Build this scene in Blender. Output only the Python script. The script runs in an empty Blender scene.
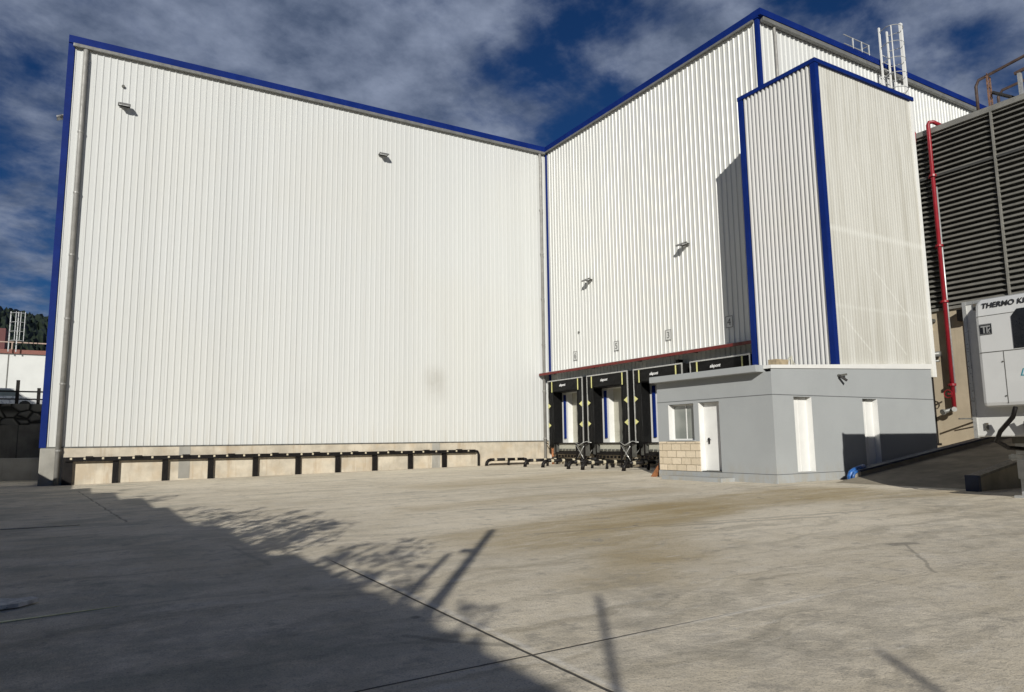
import bpy, bmesh, math, random
from mathutils import Vector, Matrix
random.seed(7)
C = bpy.context.scene.collection
R = math.radians

# ------------------------------------------------------------------ camera
F, PITCH, ROLL, YAW, CAMZ = 711.67, 0.1316, -0.0125, 1.033, 1.4
fwd = Vector((math.cos(YAW)*math.cos(PITCH), math.sin(YAW)*math.cos(PITCH), math.sin(PITCH)))
rt = Vector((math.sin(YAW), -math.cos(YAW), 0)); up = rt.cross(fwd)
RR = math.cos(ROLL)*rt + math.sin(ROLL)*up
UU = -math.sin(ROLL)*rt + math.cos(ROLL)*up
cam_d = bpy.data.cameras.new('camera'); cam = bpy.data.objects.new('camera', cam_d); C.objects.link(cam)
M = Matrix((RR, UU, -fwd)).transposed().to_4x4(); M.translation = Vector((0, 0, CAMZ))
cam.matrix_world = M
cam_d.sensor_width = 36; cam_d.lens = F*36/1024; cam_d.clip_start = 0.05; cam_d.clip_end = 6000
bpy.context.scene.camera = cam
def ray(x, y):
    return (fwd + RR*(x-512)/F - UU*(y-346)/F).normalized()

# ------------------------------------------------------------------ light
SAZ, SEL = 0.9581, 0.3587            # light travels towards this azimuth, sun elevation
L = Vector((math.cos(SAZ)*math.cos(SEL), math.sin(SAZ)*math.cos(SEL), -math.sin(SEL)))
sd = bpy.data.lights.new('sun', 'SUN'); sd.energy = 5.0; sd.angle = R(0.4); sd.color = (1, .965, .885)
so = bpy.data.objects.new('sun', sd); C.objects.link(so); so.rotation_euler = L.to_track_quat('-Z', 'Y').to_euler()
so.location = (0, 0, 60)

world = bpy.data.worlds.new("World"); bpy.context.scene.world = world; world.use_nodes = True
wt = world.node_tree; wt.nodes.clear()
def wn(t, **k):
    n = wt.nodes.new(t)
    for a, b in k.items(): setattr(n, a, b)
    return n
wl = wt.links.new
def wmath(op, a, b=None, c=None, clamp=False):
    n = wn('ShaderNodeMath', operation=op, use_clamp=clamp)
    for i, v in enumerate((a, b, c)):
        if v is None: continue
        if isinstance(v, (int, float)): n.inputs[i].default_value = v
        else: wl(v, n.inputs[i])
    return n.outputs[0]
out = wn('ShaderNodeOutputWorld'); bg = wn('ShaderNodeBackground'); wl(bg.outputs[0], out.inputs[0])
sky = wn('ShaderNodeTexSky', sky_type='NISHITA', sun_disc=False)
sky.sun_elevation = SEL; sky.sun_rotation = math.atan2(-L.x, -L.y); sky.air_density = 1.0; sky.dust_density = 0.0; sky.ozone_density = 3.0
bg.inputs[1].default_value = 0.05
tint = wn('ShaderNodeMix', data_type='RGBA', blend_type='MULTIPLY'); tint.inputs[0].default_value = 1
wl(sky.outputs[0], tint.inputs[6]); tint.inputs[7].default_value = (.15, .36, .66, 1)
tc = wn('ShaderNodeTexCoord'); sep = wn('ShaderNodeSeparateXYZ'); wl(tc.outputs['Generated'], sep.inputs[0])
den = wmath('ADD', wmath('MAXIMUM', sep.outputs[2], 0.0), 0.28)
px = wmath('DIVIDE', sep.outputs[0], den); py = wmath('DIVIDE', sep.outputs[1], den)
comb = wn('ShaderNodeCombineXYZ'); wl(px, comb.inputs[0]); wl(py, comb.inputs[1])
rotm = wn('ShaderNodeMapping'); rotm.inputs['Rotation'].default_value = (0, 0, R(-20)); rotm.inputs['Scale'].default_value = (1.0, 1.05, 1); wl(comb.outputs[0], rotm.inputs[0])
n1 = wn('ShaderNodeTexNoise'); n1.inputs['Scale'].default_value = 4.6; n1.inputs['Detail'].default_value = 12; n1.inputs['Roughness'].default_value = .59; n1.inputs['Distortion'].default_value = .15
wl(rotm.outputs[0], n1.inputs[0])
bias = n1.outputs[0]
# wide clear and clouded regions of the sky, by world direction
blobs = [(520, 20, .16, -.08), (905, 50, .14, -.12), (585, 95, .09, -.09), (640, 50, .10, .02), (30, 270, .16, -.06), (205, 75, .09, -.06), (20, 130, .08, -.04),
         (120, 60, .25, .05), (400, 90, .16, .10), (300, 30, .2, .06), (700, 20, .12, .05), (990, 40, .12, .10), (690, 45, .06, .06)]
for bx, by, rad, amt in blobs:
    d = ray(bx, by)
    dp = wn('ShaderNodeVectorMath', operation='DOT_PRODUCT'); wl(tc.outputs['Generated'], dp.inputs[0]); dp.inputs[1].default_value = d
    mr = wn('ShaderNodeMapRange', interpolation_type='SMOOTHSTEP'); wl(dp.outputs['Value'], mr.inputs[0])
    mr.inputs[1].default_value = math.cos(rad*1.5); mr.inputs[2].default_value = 1.0; mr.inputs[3].default_value = 0; mr.inputs[4].default_value = amt
    bias = wmath('ADD', bias, mr.outputs[0])
cr = wn('ShaderNodeMapRange', interpolation_type='SMOOTHSTEP'); wl(bias, cr.inputs[0]); cr.inputs[1].default_value = .33; cr.inputs[2].default_value = .62
n2 = wn('ShaderNodeTexNoise'); n2.inputs['Scale'].default_value = 7; n2.inputs['Detail'].default_value = 10; n2.inputs['Roughness'].default_value = .6; wl(rotm.outputs[0], n2.inputs[0])
ccol = wn('ShaderNodeValToRGB'); wl(n2.outputs[0], ccol.inputs[0])
ccol.color_ramp.elements[0].position = .36; ccol.color_ramp.elements[0].color = (1.7, 2.3, 3.7, 1)
ccol.color_ramp.elements[1].position = .68; ccol.color_ramp.elements[1].color = (5.0, 5.9, 8.0, 1)
fd = wn('ShaderNodeVectorMath', operation='DOT_PRODUCT'); wl(tc.outputs['Generated'], fd.inputs[0]); fd.inputs[1].default_value = (math.cos(YAW), math.sin(YAW), 0)
bank = wn('ShaderNodeMapRange', interpolation_type='SMOOTHSTEP'); wl(fd.outputs['Value'], bank.inputs[0]); bank.inputs[1].default_value = -.1; bank.inputs[2].default_value = .4   # clouds cut away behind the camera to lower the fill light
mix = wn('ShaderNodeMix', data_type='RGBA'); wl(wmath('MULTIPLY', wmath('MULTIPLY', cr.outputs[0], .95), bank.outputs[0]), mix.inputs[0]); wl(tint.outputs[2], mix.inputs[6]); wl(ccol.outputs[0], mix.inputs[7])
wl(mix.outputs[2], bg.inputs[0])

sc = bpy.context.scene
sc.view_settings.view_transform = 'Standard'; sc.view_settings.look = 'None'; sc.view_settings.exposure = 0.0; sc.view_settings.gamma = 1
sc.view_settings.use_curve_mapping = False

# ------------------------------------------------------------------ helpers
def tag(o, label=None, cat=None, group=None, kind=None):
    if label: o['label'] = label
    if cat: o['category'] = cat
    if group: o['group'] = group
    if kind: o['kind'] = kind
    return o
def empty(name, loc, label, cat, group=None, rz=0):
    o = bpy.data.objects.new(name, None); C.objects.link(o); o.location = loc; o.rotation_euler = (0, 0, rz); o.empty_display_size = .2
    return tag(o, label, cat, group)

class MB:
    """collects shapes in world (or local) coordinates and links them as one mesh object"""
    def __init__(s): s.v = []; s.f = []
    def quad(s, a, b, c, d):
        n = len(s.v); s.v += [Vector(a), Vector(b), Vector(c), Vector(d)]; s.f.append((n, n+1, n+2, n+3)); return s
    def box(s, x0, x1, y0, y1, z0, z1):
        n = len(s.v)
        s.v += [Vector(q) for q in ((x0,y0,z0),(x1,y0,z0),(x1,y1,z0),(x0,y1,z0),(x0,y0,z1),(x1,y0,z1),(x1,y1,z1),(x0,y1,z1))]
        for f in ((0,3,2,1),(4,5,6,7),(0,1,5,4),(1,2,6,5),(2,3,7,6),(3,0,4,7)): s.f.append(tuple(n+i for i in f))
        return s
    def prism(s, pts, d):
        """closed polygon pts extruded by vector d"""
        n = len(s.v); k = len(pts); d = Vector(d)
        s.v += [Vector(q) for q in pts] + [Vector(q)+d for q in pts]
        s.f.append(tuple(range(n+k-1, n-1, -1))); s.f.append(tuple(range(n+k, n+2*k)))
        for i in range(k): s.f.append((n+i, n+(i+1) % k, n+k+(i+1) % k, n+k+i))
        return s
    def tube(s, path, r, seg=10, caps=True, r2=None):
        path = [Vector(q) for q in path]; k = len(path); n = len(s.v)
        prev = None
        for i, q in enumerate(path):
            t = (path[min(i+1, k-1)] - path[max(i-1, 0)]).normalized()
            if prev is None:
                a = Vector((0, 0, 1)) if abs(t.z) < .9 else Vector((1, 0, 0)); u = t.cross(a).normalized()
            else: u = (prev - t*prev.dot(t)).normalized()
            prev = u; w = t.cross(u)
            rr = r if r2 is None else r + (r2-r)*i/(k-1)
            for j in range(seg):
                a = 2*math.pi*j/seg; s.v.append(q + (u*math.cos(a)+w*math.sin(a))*rr)
        for i in range(k-1):
            for j in range(seg):
                s.f.append((n+i*seg+j, n+i*seg+(j+1) % seg, n+(i+1)*seg+(j+1) % seg, n+(i+1)*seg+j))
        if caps:
            s.f.append(tuple(range(n+seg-1, n-1, -1))); s.f.append(tuple(range(n+(k-1)*seg, n+k*seg)))
        return s
    def bar(s, a, b, w, h=None):
        """rectangular bar from a to b"""
        a, b = Vector(a), Vector(b); h = h or w; t = (b-a).normalized()
        q = Vector((0, 0, 1)) if abs(t.z) < .9 else Vector((0, 1, 0)); u = t.cross(q).normalized(); v = u.cross(t)
        n = len(s.v)
        for p in (a, b):
            for su, sv in ((-1,-1),(1,-1),(1,1),(-1,1)): s.v.append(p+u*su*w/2+v*sv*h/2)
        for f in ((0,3,2,1),(4,5,6,7),(0,1,5,4),(1,2,6,5),(2,3,7,6),(3,0,4,7)): s.f.append(tuple(n+i for i in f))
        return s
    def build(s, name, mat, parent=None, bevel=0, smooth=False, split=False):
        if split:
            root = list(range(len(s.v)))
            def fd(i):
                while root[i] != i: root[i] = root[root[i]]; i = root[i]
                return i
            for f in s.f:
                for q in f[1:]: root[fd(q)] = fd(f[0])
            comp = {}
            for f in s.f: comp.setdefault(fd(f[0]), []).append(f)
            o = None
            for fs in comp.values():
                m = MB(); m.world = s.world; idx = {}
                for f in fs:
                    for q in f:
                        if q not in idx: idx[q] = len(m.v); m.v.append(s.v[q])
                    m.f.append(tuple(idx[q] for q in f))
                o = m.build(name, mat, parent, bevel, smooth)
            return o
        me = bpy.data.meshes.new(name)
        off = Vector((0, 0, 0))
        if parent is not None and s.world: off = parent_loc(parent)
        me.from_pydata([v-off for v in s.v], [], s.f); me.update()
        bm = bmesh.new(); bm.from_mesh(me); bmesh.ops.recalc_face_normals(bm, faces=bm.faces); bm.to_mesh(me); bm.free()
        o = bpy.data.objects.new(name, me); C.objects.link(o)
        me.materials.append(mat)
        if parent is not None: o.parent = parent
        if bevel:
            md = o.modifiers.new('bevel', 'BEVEL'); md.width = bevel; md.segments = 2; md.limit_method = 'ANGLE'; md.angle_limit = R(40)
        if smooth:
            for p in me.polygons: p.use_smooth = True
        return o
    world = True
def parent_loc(p):
    v = Vector((0, 0, 0))
    while p is not None: v += p.location; p = p.parent
    return v
def LB():
    m = MB(); m.world = False; return m
def copy_tree(o, parent=None):
    c = o.copy(); C.objects.link(c)
    if parent is not None: c.parent = parent
    for ch in list(o.children): copy_tree(ch, c)
    return c
def text_mesh(name, body, size, depth, origin, xdir, updir, mat, parent, shear=0, align='LEFT', spacing=1.0, bold=0):
    cu = bpy.data.curves.new(name, 'FONT'); cu.body = body; cu.size = size; cu.extrude = depth; cu.shear = shear; cu.align_x = align; cu.space_character = spacing; cu.offset = bold
    t = bpy.data.objects.new(name, cu); C.objects.link(t)
    dg = bpy.context.evaluated_depsgraph_get(); me = bpy.data.meshes.new_from_object(t.evaluated_get(dg))
    C.objects.unlink(t); bpy.data.objects.remove(t)
    x, u = Vector(xdir).normalized(), Vector(updir).normalized(); z = x.cross(u)
    m4 = Matrix((x, u, z)).transposed().to_4x4(); m4.translation = Vector(origin) - (parent_loc(parent) if parent is not None and mat_world[0] else Vector((0, 0, 0)))
    me.transform(m4); me.materials.clear(); me.materials.append(mat)
    o = bpy.data.objects.new(name, me); C.objects.link(o); o.parent = parent
    return o
mat_world = [True]

# ------------------------------------------------------------------ materials
class NT:
    def __init__(s, name):
        s.m = bpy.data.materials.new(name); s.m.use_nodes = True; s.t = s.m.node_tree; s.t.nodes.clear()
        s.out = s.n('ShaderNodeOutputMaterial'); s.b = s.n('ShaderNodeBsdfPrincipled'); s.l(s.b.outputs[0], s.out.inputs[0])
        s.pos = s.n('ShaderNodeNewGeometry').outputs['Position']
    def n(s, t, **k):
        n = s.t.nodes.new(t)
        for a, b in k.items(): setattr(n, a, b)
        return n
    def l(s, a, b): s.t.links.new(a, b)
    def set(s, sock, v):
        if isinstance(v, (int, float, tuple)): sock.default_value = v
        else: s.l(v, sock)
    def math(s, op, a, b=None, c=None, clamp=False):
        n = s.n('ShaderNodeMath', operation=op, use_clamp=clamp)
        for i, v in enumerate((a, b, c)):
            if v is not None: s.set(n.inputs[i], v)
        return n.outputs[0]
    def vmath(s, op, a, b=None):
        n = s.n('ShaderNodeVectorMath', operation=op); s.set(n.inputs[0], a)
        if b is not None:
            if op == 'SCALE': s.set(n.inputs[3], b)
            else: s.set(n.inputs[1], b)
        return n.outputs['Value'] if op in ('LENGTH', 'DOT_PRODUCT') else n.outputs[0]
    def map(s, v, scale=(1,1,1), rot=(0,0,0), loc=(0,0,0)):
        n = s.n('ShaderNodeMapping'); s.l(v, n.inputs[0]); n.inputs['Scale'].default_value = scale; n.inputs['Rotation'].default_value = rot; n.inputs['Location'].default_value = loc
        return n.outputs[0]
    def noise(s, v, scale, detail=4, rough=.5, dist=0, col=False):
        n = s.n('ShaderNodeTexNoise'); s.l(v, n.inputs[0]); n.inputs['Scale'].default_value = scale; n.inputs['Detail'].default_value = detail
        n.inputs['Roughness'].default_value = rough; n.inputs['Distortion'].default_value = dist
        return n.outputs[1] if col else n.outputs[0]
    def ramp(s, v, a, b, lo=0, hi=1, smooth=True):
        n = s.n('ShaderNodeMapRange', interpolation_type='SMOOTHSTEP' if smooth else 'LINEAR')
        s.set(n.inputs[0], v); n.inputs[1].default_value = a; n.inputs[2].default_value = b; n.inputs[3].default_value = lo; n.inputs[4].default_value = hi
        return n.outputs[0]
    def mix(s, f, a, b, blend='MIX'):
        n = s.n('ShaderNodeMix', data_type='RGBA', blend_type=blend); s.set(n.inputs[0], f)
        for i, v in ((6, a), (7, b)):
            if isinstance(v, tuple) and len(v) == 3: v = v+(1,)
            s.set(n.inputs[i], v)
        return n.outputs[2]
    def bump(s, h, strength=.3, dist=.01):
        n = s.n('ShaderNodeBump'); n.inputs['Strength'].default_value = strength; n.inputs['Distance'].default_value = dist; s.l(h, n.inputs['Height']); s.l(n.outputs[0], s.b.inputs['Normal'])
    def fin(s, col, rough=.6, metal=0, spec=.5):
        if isinstance(col, tuple) and len(col) == 3: col = col+(1,)
        s.set(s.b.inputs['Base Color'], col); s.set(s.b.inputs['Roughness'], rough); s.set(s.b.inputs['Metallic'], metal); s.b.inputs['Specular IOR Level'].default_value = spec
        return s.m
def simple(name, col, rough=.5, metal=0, var=.12, scale=6, spec=.5, dirt=None):
    n = NT(name); a = n.noise(n.pos, scale, 6, .6)
    c = n.mix(n.ramp(a, .3, .7), tuple(x*(1-var) for x in col), tuple(min(1, x*(1+var)) for x in col))
    if dirt:
        b = n.noise(n.pos, scale*2.7, 8, .7); c = n.mix(n.ramp(b, .56, .7), c, dirt)
    return n.fin(c, n.ramp(n.noise(n.pos, scale*3, 3), .3, .7, max(0, rough-.1), min(1, rough+.1)), metal, spec)

def cladding(name, base, axis, grime=.12, panel=1.0, rough=.42, smudge=False, streak=.5):
    n = NT(name); sp = n.n('ShaderNodeSeparateXYZ'); n.l(n.pos, sp.inputs[0])
    s = sp.outputs[axis]
    # each panel sheet a little different
    wnz = n.n('ShaderNodeTexWhiteNoise', noise_dimensions='1D'); n.l(n.math('FLOOR', n.math('DIVIDE', s, panel)), wnz.inputs['W'])
    col = n.mix(n.ramp(wnz.outputs[0], 0, 1, 0, 1, False), tuple(x*.965 for x in base), base)
    # panel joints: hairline
    fr = n.math('FRACT', n.math('DIVIDE', s, panel))
    jl = n.math('LESS_THAN', n.math('ABSOLUTE', n.math('SUBTRACT', fr, .5)), .010/panel)
    col = n.mix(n.math('MULTIPLY', jl, .2), col, (.12, .12, .12))
    # rain streaks: noise stretched down the wall
    sv = n.map(n.pos, (3.0, 3.0, .16)); st = n.noise(sv, 1.6, 7, .65)
    col = n.mix(n.ramp(st, .5, .78, 0, grime), col, (.33, .31, .25))
    big = n.noise(n.pos, .16, 4, .55); col = n.mix(n.ramp(big, .42, .66, 0, grime*.75), col, (.52, .49, .40))
    # splash at the foot
    col = n.mix(n.math('MULTIPLY', n.ramp(sp.outputs[2], 2.6, 1.2, 0, .22), n.ramp(st, .4, .65)), col, (.42, .37, .28))
    if smudge:
        for (P, r, a) in (((14.0, 30.6, 4.35), .85, .42), ((14.1, 30.6, 3.8), .9, .22), ((8.0, 30.6, 3.1), 1.6, .08)):
            d = n.vmath('LENGTH', n.vmath('SUBTRACT', n.pos, P))
            col = n.mix(n.math('MULTIPLY', n.ramp(d, r, 0, 0, a), n.ramp(n.noise(n.pos, 2.5, 5), .25, .6, .5, 1)), col, (.30, .285, .25))
    n.bump(n.noise(n.map(n.pos, (1.2, 1.2, .5)), .9, 2, .5), .28, .03)
    return n.fin(col, n.ramp(st, .3, .8, rough-.06, rough+.1), 0, .5)

def concrete(name, base, var=.18, scale=1.4, streaks=.25, rough=.85, dark=(.16, .14, .11), bump=.25, warm=None):
    n = NT(name); a = n.noise(n.pos, scale, 8, .6); c = n.mix(n.ramp(a, .3, .7), tuple(x*(1-var) for x in base), tuple(x*(1+var*.6) for x in base))
    st = n.noise(n.map(n.pos, (2.2, 2.2, .25)), 2, 7, .68); c = n.mix(n.ramp(st, .5, .75, 0, streaks), c, dark)
    if warm: c = n.mix(n.ramp(n.noise(n.pos, scale*.7, 4, .6), .48, .68, 0, .5), c, warm)
    fine = n.noise(n.pos, 38, 5, .7); c = n.mix(n.ramp(fine, .58, .75, 0, .3), c, tuple(x*.45 for x in base))
    n.bump(n.math('ADD', n.math('MULTIPLY', fine, .4), a), bump, .02)
    return n.fin(c, rough, 0, .3)

m_wallA = cladding('white_ribbed_sheet_main', (.54, .55, .54), 0, .13, 1.0, smudge=True)
m_wallB = cladding('white_ribbed_sheet_docks', (.56, .565, .545), 1, .13, 1.0)
m_towerL = cladding('white_ribbed_sheet_tower', (.54, .54, .53), 1, .22, 1.1)
def tower_right():
    n = NT('white_fine_ribbed_sheet_tower'); sp = n.n('ShaderNodeSeparateXYZ'); n.l(n.pos, sp.inputs[0])
    st = n.noise(n.map(n.pos, (2.6, 2.6, .12)), 1.3, 8, .7)
    c = n.mix(n.ramp(st, .42, .66), (.52, .515, .475), (.42, .41, .365))
    # lime runs high on the wall, pale scuffs lower down
    hi = n.ramp(sp.outputs[2], 7.0, 11.5); run = n.ramp(n.noise(n.map(n.pos, (5, 5, .35)), 1.4, 6, .7), .52, .66)
    c = n.mix(n.math('MULTIPLY', n.math('MULTIPLY', hi, run), .85), c, (.40, .39, .34))
    seam = n.ramp(n.math('ABSOLUTE', n.math('SUBTRACT', sp.outputs[2], 7.55)), .0, .16, .55, 0); c = n.mix(seam, c, (.60, .60, .56))
    seam2 = n.ramp(n.math('ABSOLUTE', n.math('SUBTRACT', sp.outputs[2], 5.2)), .0, .1, .35, 0); c = n.mix(seam2, c, (.58, .58, .54))
    for A, B in (((20.6, 12.7, 6.5), (22.6, 12.7, 4.9)), ((18.9, 12.7, 4.9), (20.2, 12.7, 3.9)), ((20.0, 12.7, 10.0), (20.4, 12.7, 8.7)), ((21.2, 12.7, 4.6), (22.0, 12.7, 3.9))):
        c = n.mix(segm(n, n.pos, A, B, .05, .5), c, (.62, .62, .58))
    n.bump(n.noise(n.map(n.pos, (1.2, 1.2, .5)), .9, 2, .5), .2, .03)
    return n.fin(c, .45, 0, .5)
def segm(n, P, A, B, w, amt, soft=1.0):
    """1 near the segment A-B, 0 away from it"""
    A, B = Vector(A), Vector(B); d = B-A
    pa = n.vmath('SUBTRACT', P, tuple(A)); t = n.math('DIVIDE', n.vmath('DOT_PRODUCT', pa, tuple(d)), d.length_squared, clamp=True)
    cv = n.n('ShaderNodeVectorMath', operation='SCALE'); cv.inputs[0].default_value = tuple(d); n.l(t, cv.inputs[3])
    dist = n.vmath('LENGTH', n.vmath('SUBTRACT', pa, cv.outputs[0]))
    return n.ramp(dist, w*soft, w*.25, 0, amt)
m_towerR = tower_right()
m_blue = simple('blue_painted_steel', (.004, .017, .125), .55, 0, .12, 1.5, spec=.12)
m_red = simple('red_painted_steel', (.36, .035, .03), .4, 0, .15, 2, dirt=(.22, .05, .04))
m_redpipe = simple('red_pipe_paint', (.23, .012, .02), .4, 0, .15, 2, spec=.35)
m_dkred = simple('dull_red_fascia', (.13, .018, .015), .5, 0, .15, 2, dirt=(.09, .03, .025), spec=.3)
m_gutter = simple('grey_gutter_metal', (.19, .19, .18), .45, .3, .12, 3)
m_pipe = simple('grey_pvc_pipe', (.24, .235, .22), .5, 0, .14, 3, dirt=(.2, .19, .17))
m_plinth = concrete('cream_concrete_plinth', (.49, .44, .355), .22, 1.5, .6, dark=(.30, .22, .14), warm=(.44, .35, .24))
m_conc = concrete('grey_concrete', (.30, .29, .26), .2, 1.1, .35)
m_dkconc = concrete('shade_dark_concrete', (.13, .125, .11), .3, 1.0, .45, dark=(.04, .04, .035))  # base tone carries the shade the retaining wall stands in
m_beige = concrete('beige_wall_concrete', (.40, .34, .25), .12, .8, .35, dark=(.25, .2, .14))
m_shed = concrete('grey_smooth_render', (.315, .33, .335), .05, .6, .07, dark=(.30, .31, .32), bump=.06)
nt_ = m_shed.node_tree; bs_ = [q for q in nt_.nodes if q.type == 'BSDF_PRINCIPLED'][0]; src = bs_.inputs['Base Color'].links[0].from_socket
def hut_dirt():
    t = nt_; g = t.nodes.new('ShaderNodeNewGeometry'); sx = t.nodes.new('ShaderNodeSeparateXYZ'); t.links.new(g.outputs['Position'], sx.inputs[0])
    no = t.nodes.new('ShaderNodeTexNoise'); mp = t.nodes.new('ShaderNodeMapping'); t.links.new(g.outputs['Position'], mp.inputs[0]); mp.inputs['Scale'].default_value = (1, 1, .4)
    t.links.new(mp.outputs[0], no.inputs[0]); no.inputs['Scale'].default_value = 4; no.inputs['Detail'].default_value = 8; no.inputs['Roughness'].default_value = .7
    a = t.nodes.new('ShaderNodeMapRange'); t.links.new(sx.outputs[2], a.inputs[0]); a.inputs[1].default_value = .75; a.inputs[2].default_value = .15; a.inputs[3].default_value = 0; a.inputs[4].default_value = .9
    b = t.nodes.new('ShaderNodeMapRange'); t.links.new(no.outputs[0], b.inputs[0]); b.inputs[1].default_value = .42; b.inputs[2].default_value = .62
    c = t.nodes.new('ShaderNodeMath'); c.operation = 'MULTIPLY'; t.links.new(a.outputs[0], c.inputs[0]); t.links.new(b.outputs[0], c.inputs[1])
    m = t.nodes.new('ShaderNodeMix'); m.data_type = 'RGBA'; t.links.new(c.outputs[0], m.inputs[0]); t.links.new(src, m.inputs[6]); m.inputs[7].default_value = (.30, .275, .22, 1)
    t.links.new(m.outputs[2], bs_.inputs['Base Color'])
hut_dirt()
m_shedline = simple('shadow_gap_grey', (.10, .105, .11), .8)
m_white = simple('white_powder_coat', (.66, .66, .64), .4, 0, .03, 3)
m_offwhite = simple('sectional_door_panel', (.40, .39, .325), .45, 0, .05, 3)
m_black = simple('black_coated_fabric', (.006, .006, .006), .6, 0, .3, 8, spec=.18)
m_blacksteel = simple('black_painted_steel', (.007, .006, .006), .5, 0, .3, 8, dirt=(.03, .02, .015), spec=.2)
m_yellow = simple('yellow_marker', (.60, .58, .24), .5, 0, .1, 10)
m_cream = simple('pale_band', (.46, .41, .30), .6, 0, .12, 10)
m_alu = simple('aluminium_profile', (.48, .48, .46), .35, .55, .1, 5)
m_steel = simple('galvanised_steel', (.45, .46, .46), .4, .5, .15, 6)
m_dksteel = simple('dark_grey_steel', (.11, .11, .10), .5, .3, .25, 6, dirt=(.14, .09, .05))
m_rust = simple('rusty_steel', (.16, .085, .055), .8, .1, .5, 9, dirt=(.35, .30, .25))
m_orange = simple('rusty_orange_paint', (.26, .10, .035), .7, 0, .3, 9, dirt=(.16, .06, .03))
m_rubber = simple('tyre_rubber', (.02, .02, .02), .8, 0, .2, 10)
m_louvre = simple('grey_louvre_blade', (.215, .21, .19), .5, .25, .14, 2, dirt=(.2, .19, .16))
m_louvredark = simple('dark_gap', (.04, .04, .038), .9)
m_trailer = simple('white_trailer_paint', (.56, .56, .54), .3, 0, .04, 1.2)
m_unit = simple('white_unit_housing', (.50, .505, .50), .38, 0, .03, 2)
m_grille = simple('black_unit_grille', (.012, .013, .015), .35, 0, .2, 8)
m_textblk = simple('black_lettering', (.02, .02, .02), .5)
m_teal = simple('teal_lettering', (.02, .20, .26), .5)
m_whitetext = simple('white_print', (.7, .7, .7), .6)
m_greyprint = simple('grey_print', (.10, .10, .10), .6)
m_bluetarp = simple('blue_plastic', (.015, .09, .30), .4, 0, .4, 14, dirt=(.25, .35, .45))
m_darkblue = simple('navy_coping_paint', (.008, .02, .055), .5, 0, .2, 3)
m_lamp = simple('floodlight_housing', (.22, .22, .22), .4, .5, .1, 6)
m_roof = simple('roof_membrane', (.35, .35, .34), .8)
m_wood = simple('weathered_board', (.62, .60, .55), .85, 0, .3, 9, dirt=(.14, .14, .13))
m_brown = simple('brown_steel', (.075, .05, .042), .6, .1, .3, 4)
m_bark = simple('bark', (.12, .085, .055), .9, 0, .3, 8)
m_farwhite = simple('far_white_panels', (.50, .51, .50), .5, 0, .05, .5)
m_farcar = simple('silver_car_paint', (.6, .6, .6), .3, .4, .05, 2)
def leaf_mat(name, a, b):
    n = NT(name); oi = n.noise(n.pos, 1.7, 3, .6); return n.fin(n.mix(n.ramp(oi, .3, .7), a, b), .6, 0, .3)
m_leaf = leaf_mat('leaf_green', (.035, .06, .018), (.09, .12, .04))
m_hill = leaf_mat('wooded_hillside', (.006, .012, .008), (.024, .034, .018))
def glassy():
    n = NT('window_glass'); n.b.inputs['Transmission Weight'].default_value = .0
    a = n.noise(n.pos, .9, 2); return n.fin(n.mix(n.ramp(a, .4, .6), (.16, .175, .16), (.24, .25, .23)), .06, 0, .9)
m_glass = glassy()
def stone():
    n = NT('split_face_block'); sw = n.n('ShaderNodeSeparateXYZ'); n.l(n.pos, sw.inputs[0])
    cb = n.n('ShaderNodeCombineXYZ'); n.l(sw.outputs[1], cb.inputs[0]); n.l(sw.outputs[2], cb.inputs[1])
    wob = n.noise(n.pos, 5, 3, .6, col=True); v = n.vmath('ADD', cb.outputs[0], n.vmath('SCALE', n.vmath('SUBTRACT', wob, (.5, .5, .5)), .03))
    br = n.n('ShaderNodeTexBrick'); n.l(v, br.inputs[0]); br.inputs['Scale'].default_value = 1; br.inputs['Brick Width'].default_value = .40; br.inputs['Row Height'].default_value = .205
    br.inputs['Mortar Size'].default_value = .012; br.inputs['Mortar Smooth'].default_value = .35; br.offset = .5
    br.inputs['Color1'].default_value = (.66, .56, .42, 1); br.inputs['Color2'].default_value = (.56, .47, .34, 1); br.inputs['Mortar'].default_value = (.30, .24, .16, 1)
    c = n.mix(n.ramp(n.noise(n.pos, 16, 6, .7), .35, .7, 0, .35), br.outputs[0], (.70, .62, .49))
    n.bump(n.math('ADD', n.math('MULTIPLY', br.outputs[1], -1), n.math('MULTIPLY', n.noise(n.pos, 14, 5, .7), .9)), .7, .03)
    return n.fin(c, .9, 0, .2)
m_stone = stone()
def rubble():
    n = NT('rubble_stone'); v = n.n('ShaderNodeTexVoronoi', feature='DISTANCE_TO_EDGE'); n.l(n.map(n.pos, (1.0, 1, 1.5)), v.inputs[0]); v.inputs['Scale'].default_value = 1.6
    c = n.mix(n.ramp(v.outputs[0], .02, .14), (.015, .015, .013), (.10, .098, .088)); n.bump(n.ramp(v.outputs[0], 0, .2), .8, .1)
    return n.fin(c, .9, 0, .2)
m_rubble = rubble()

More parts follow.
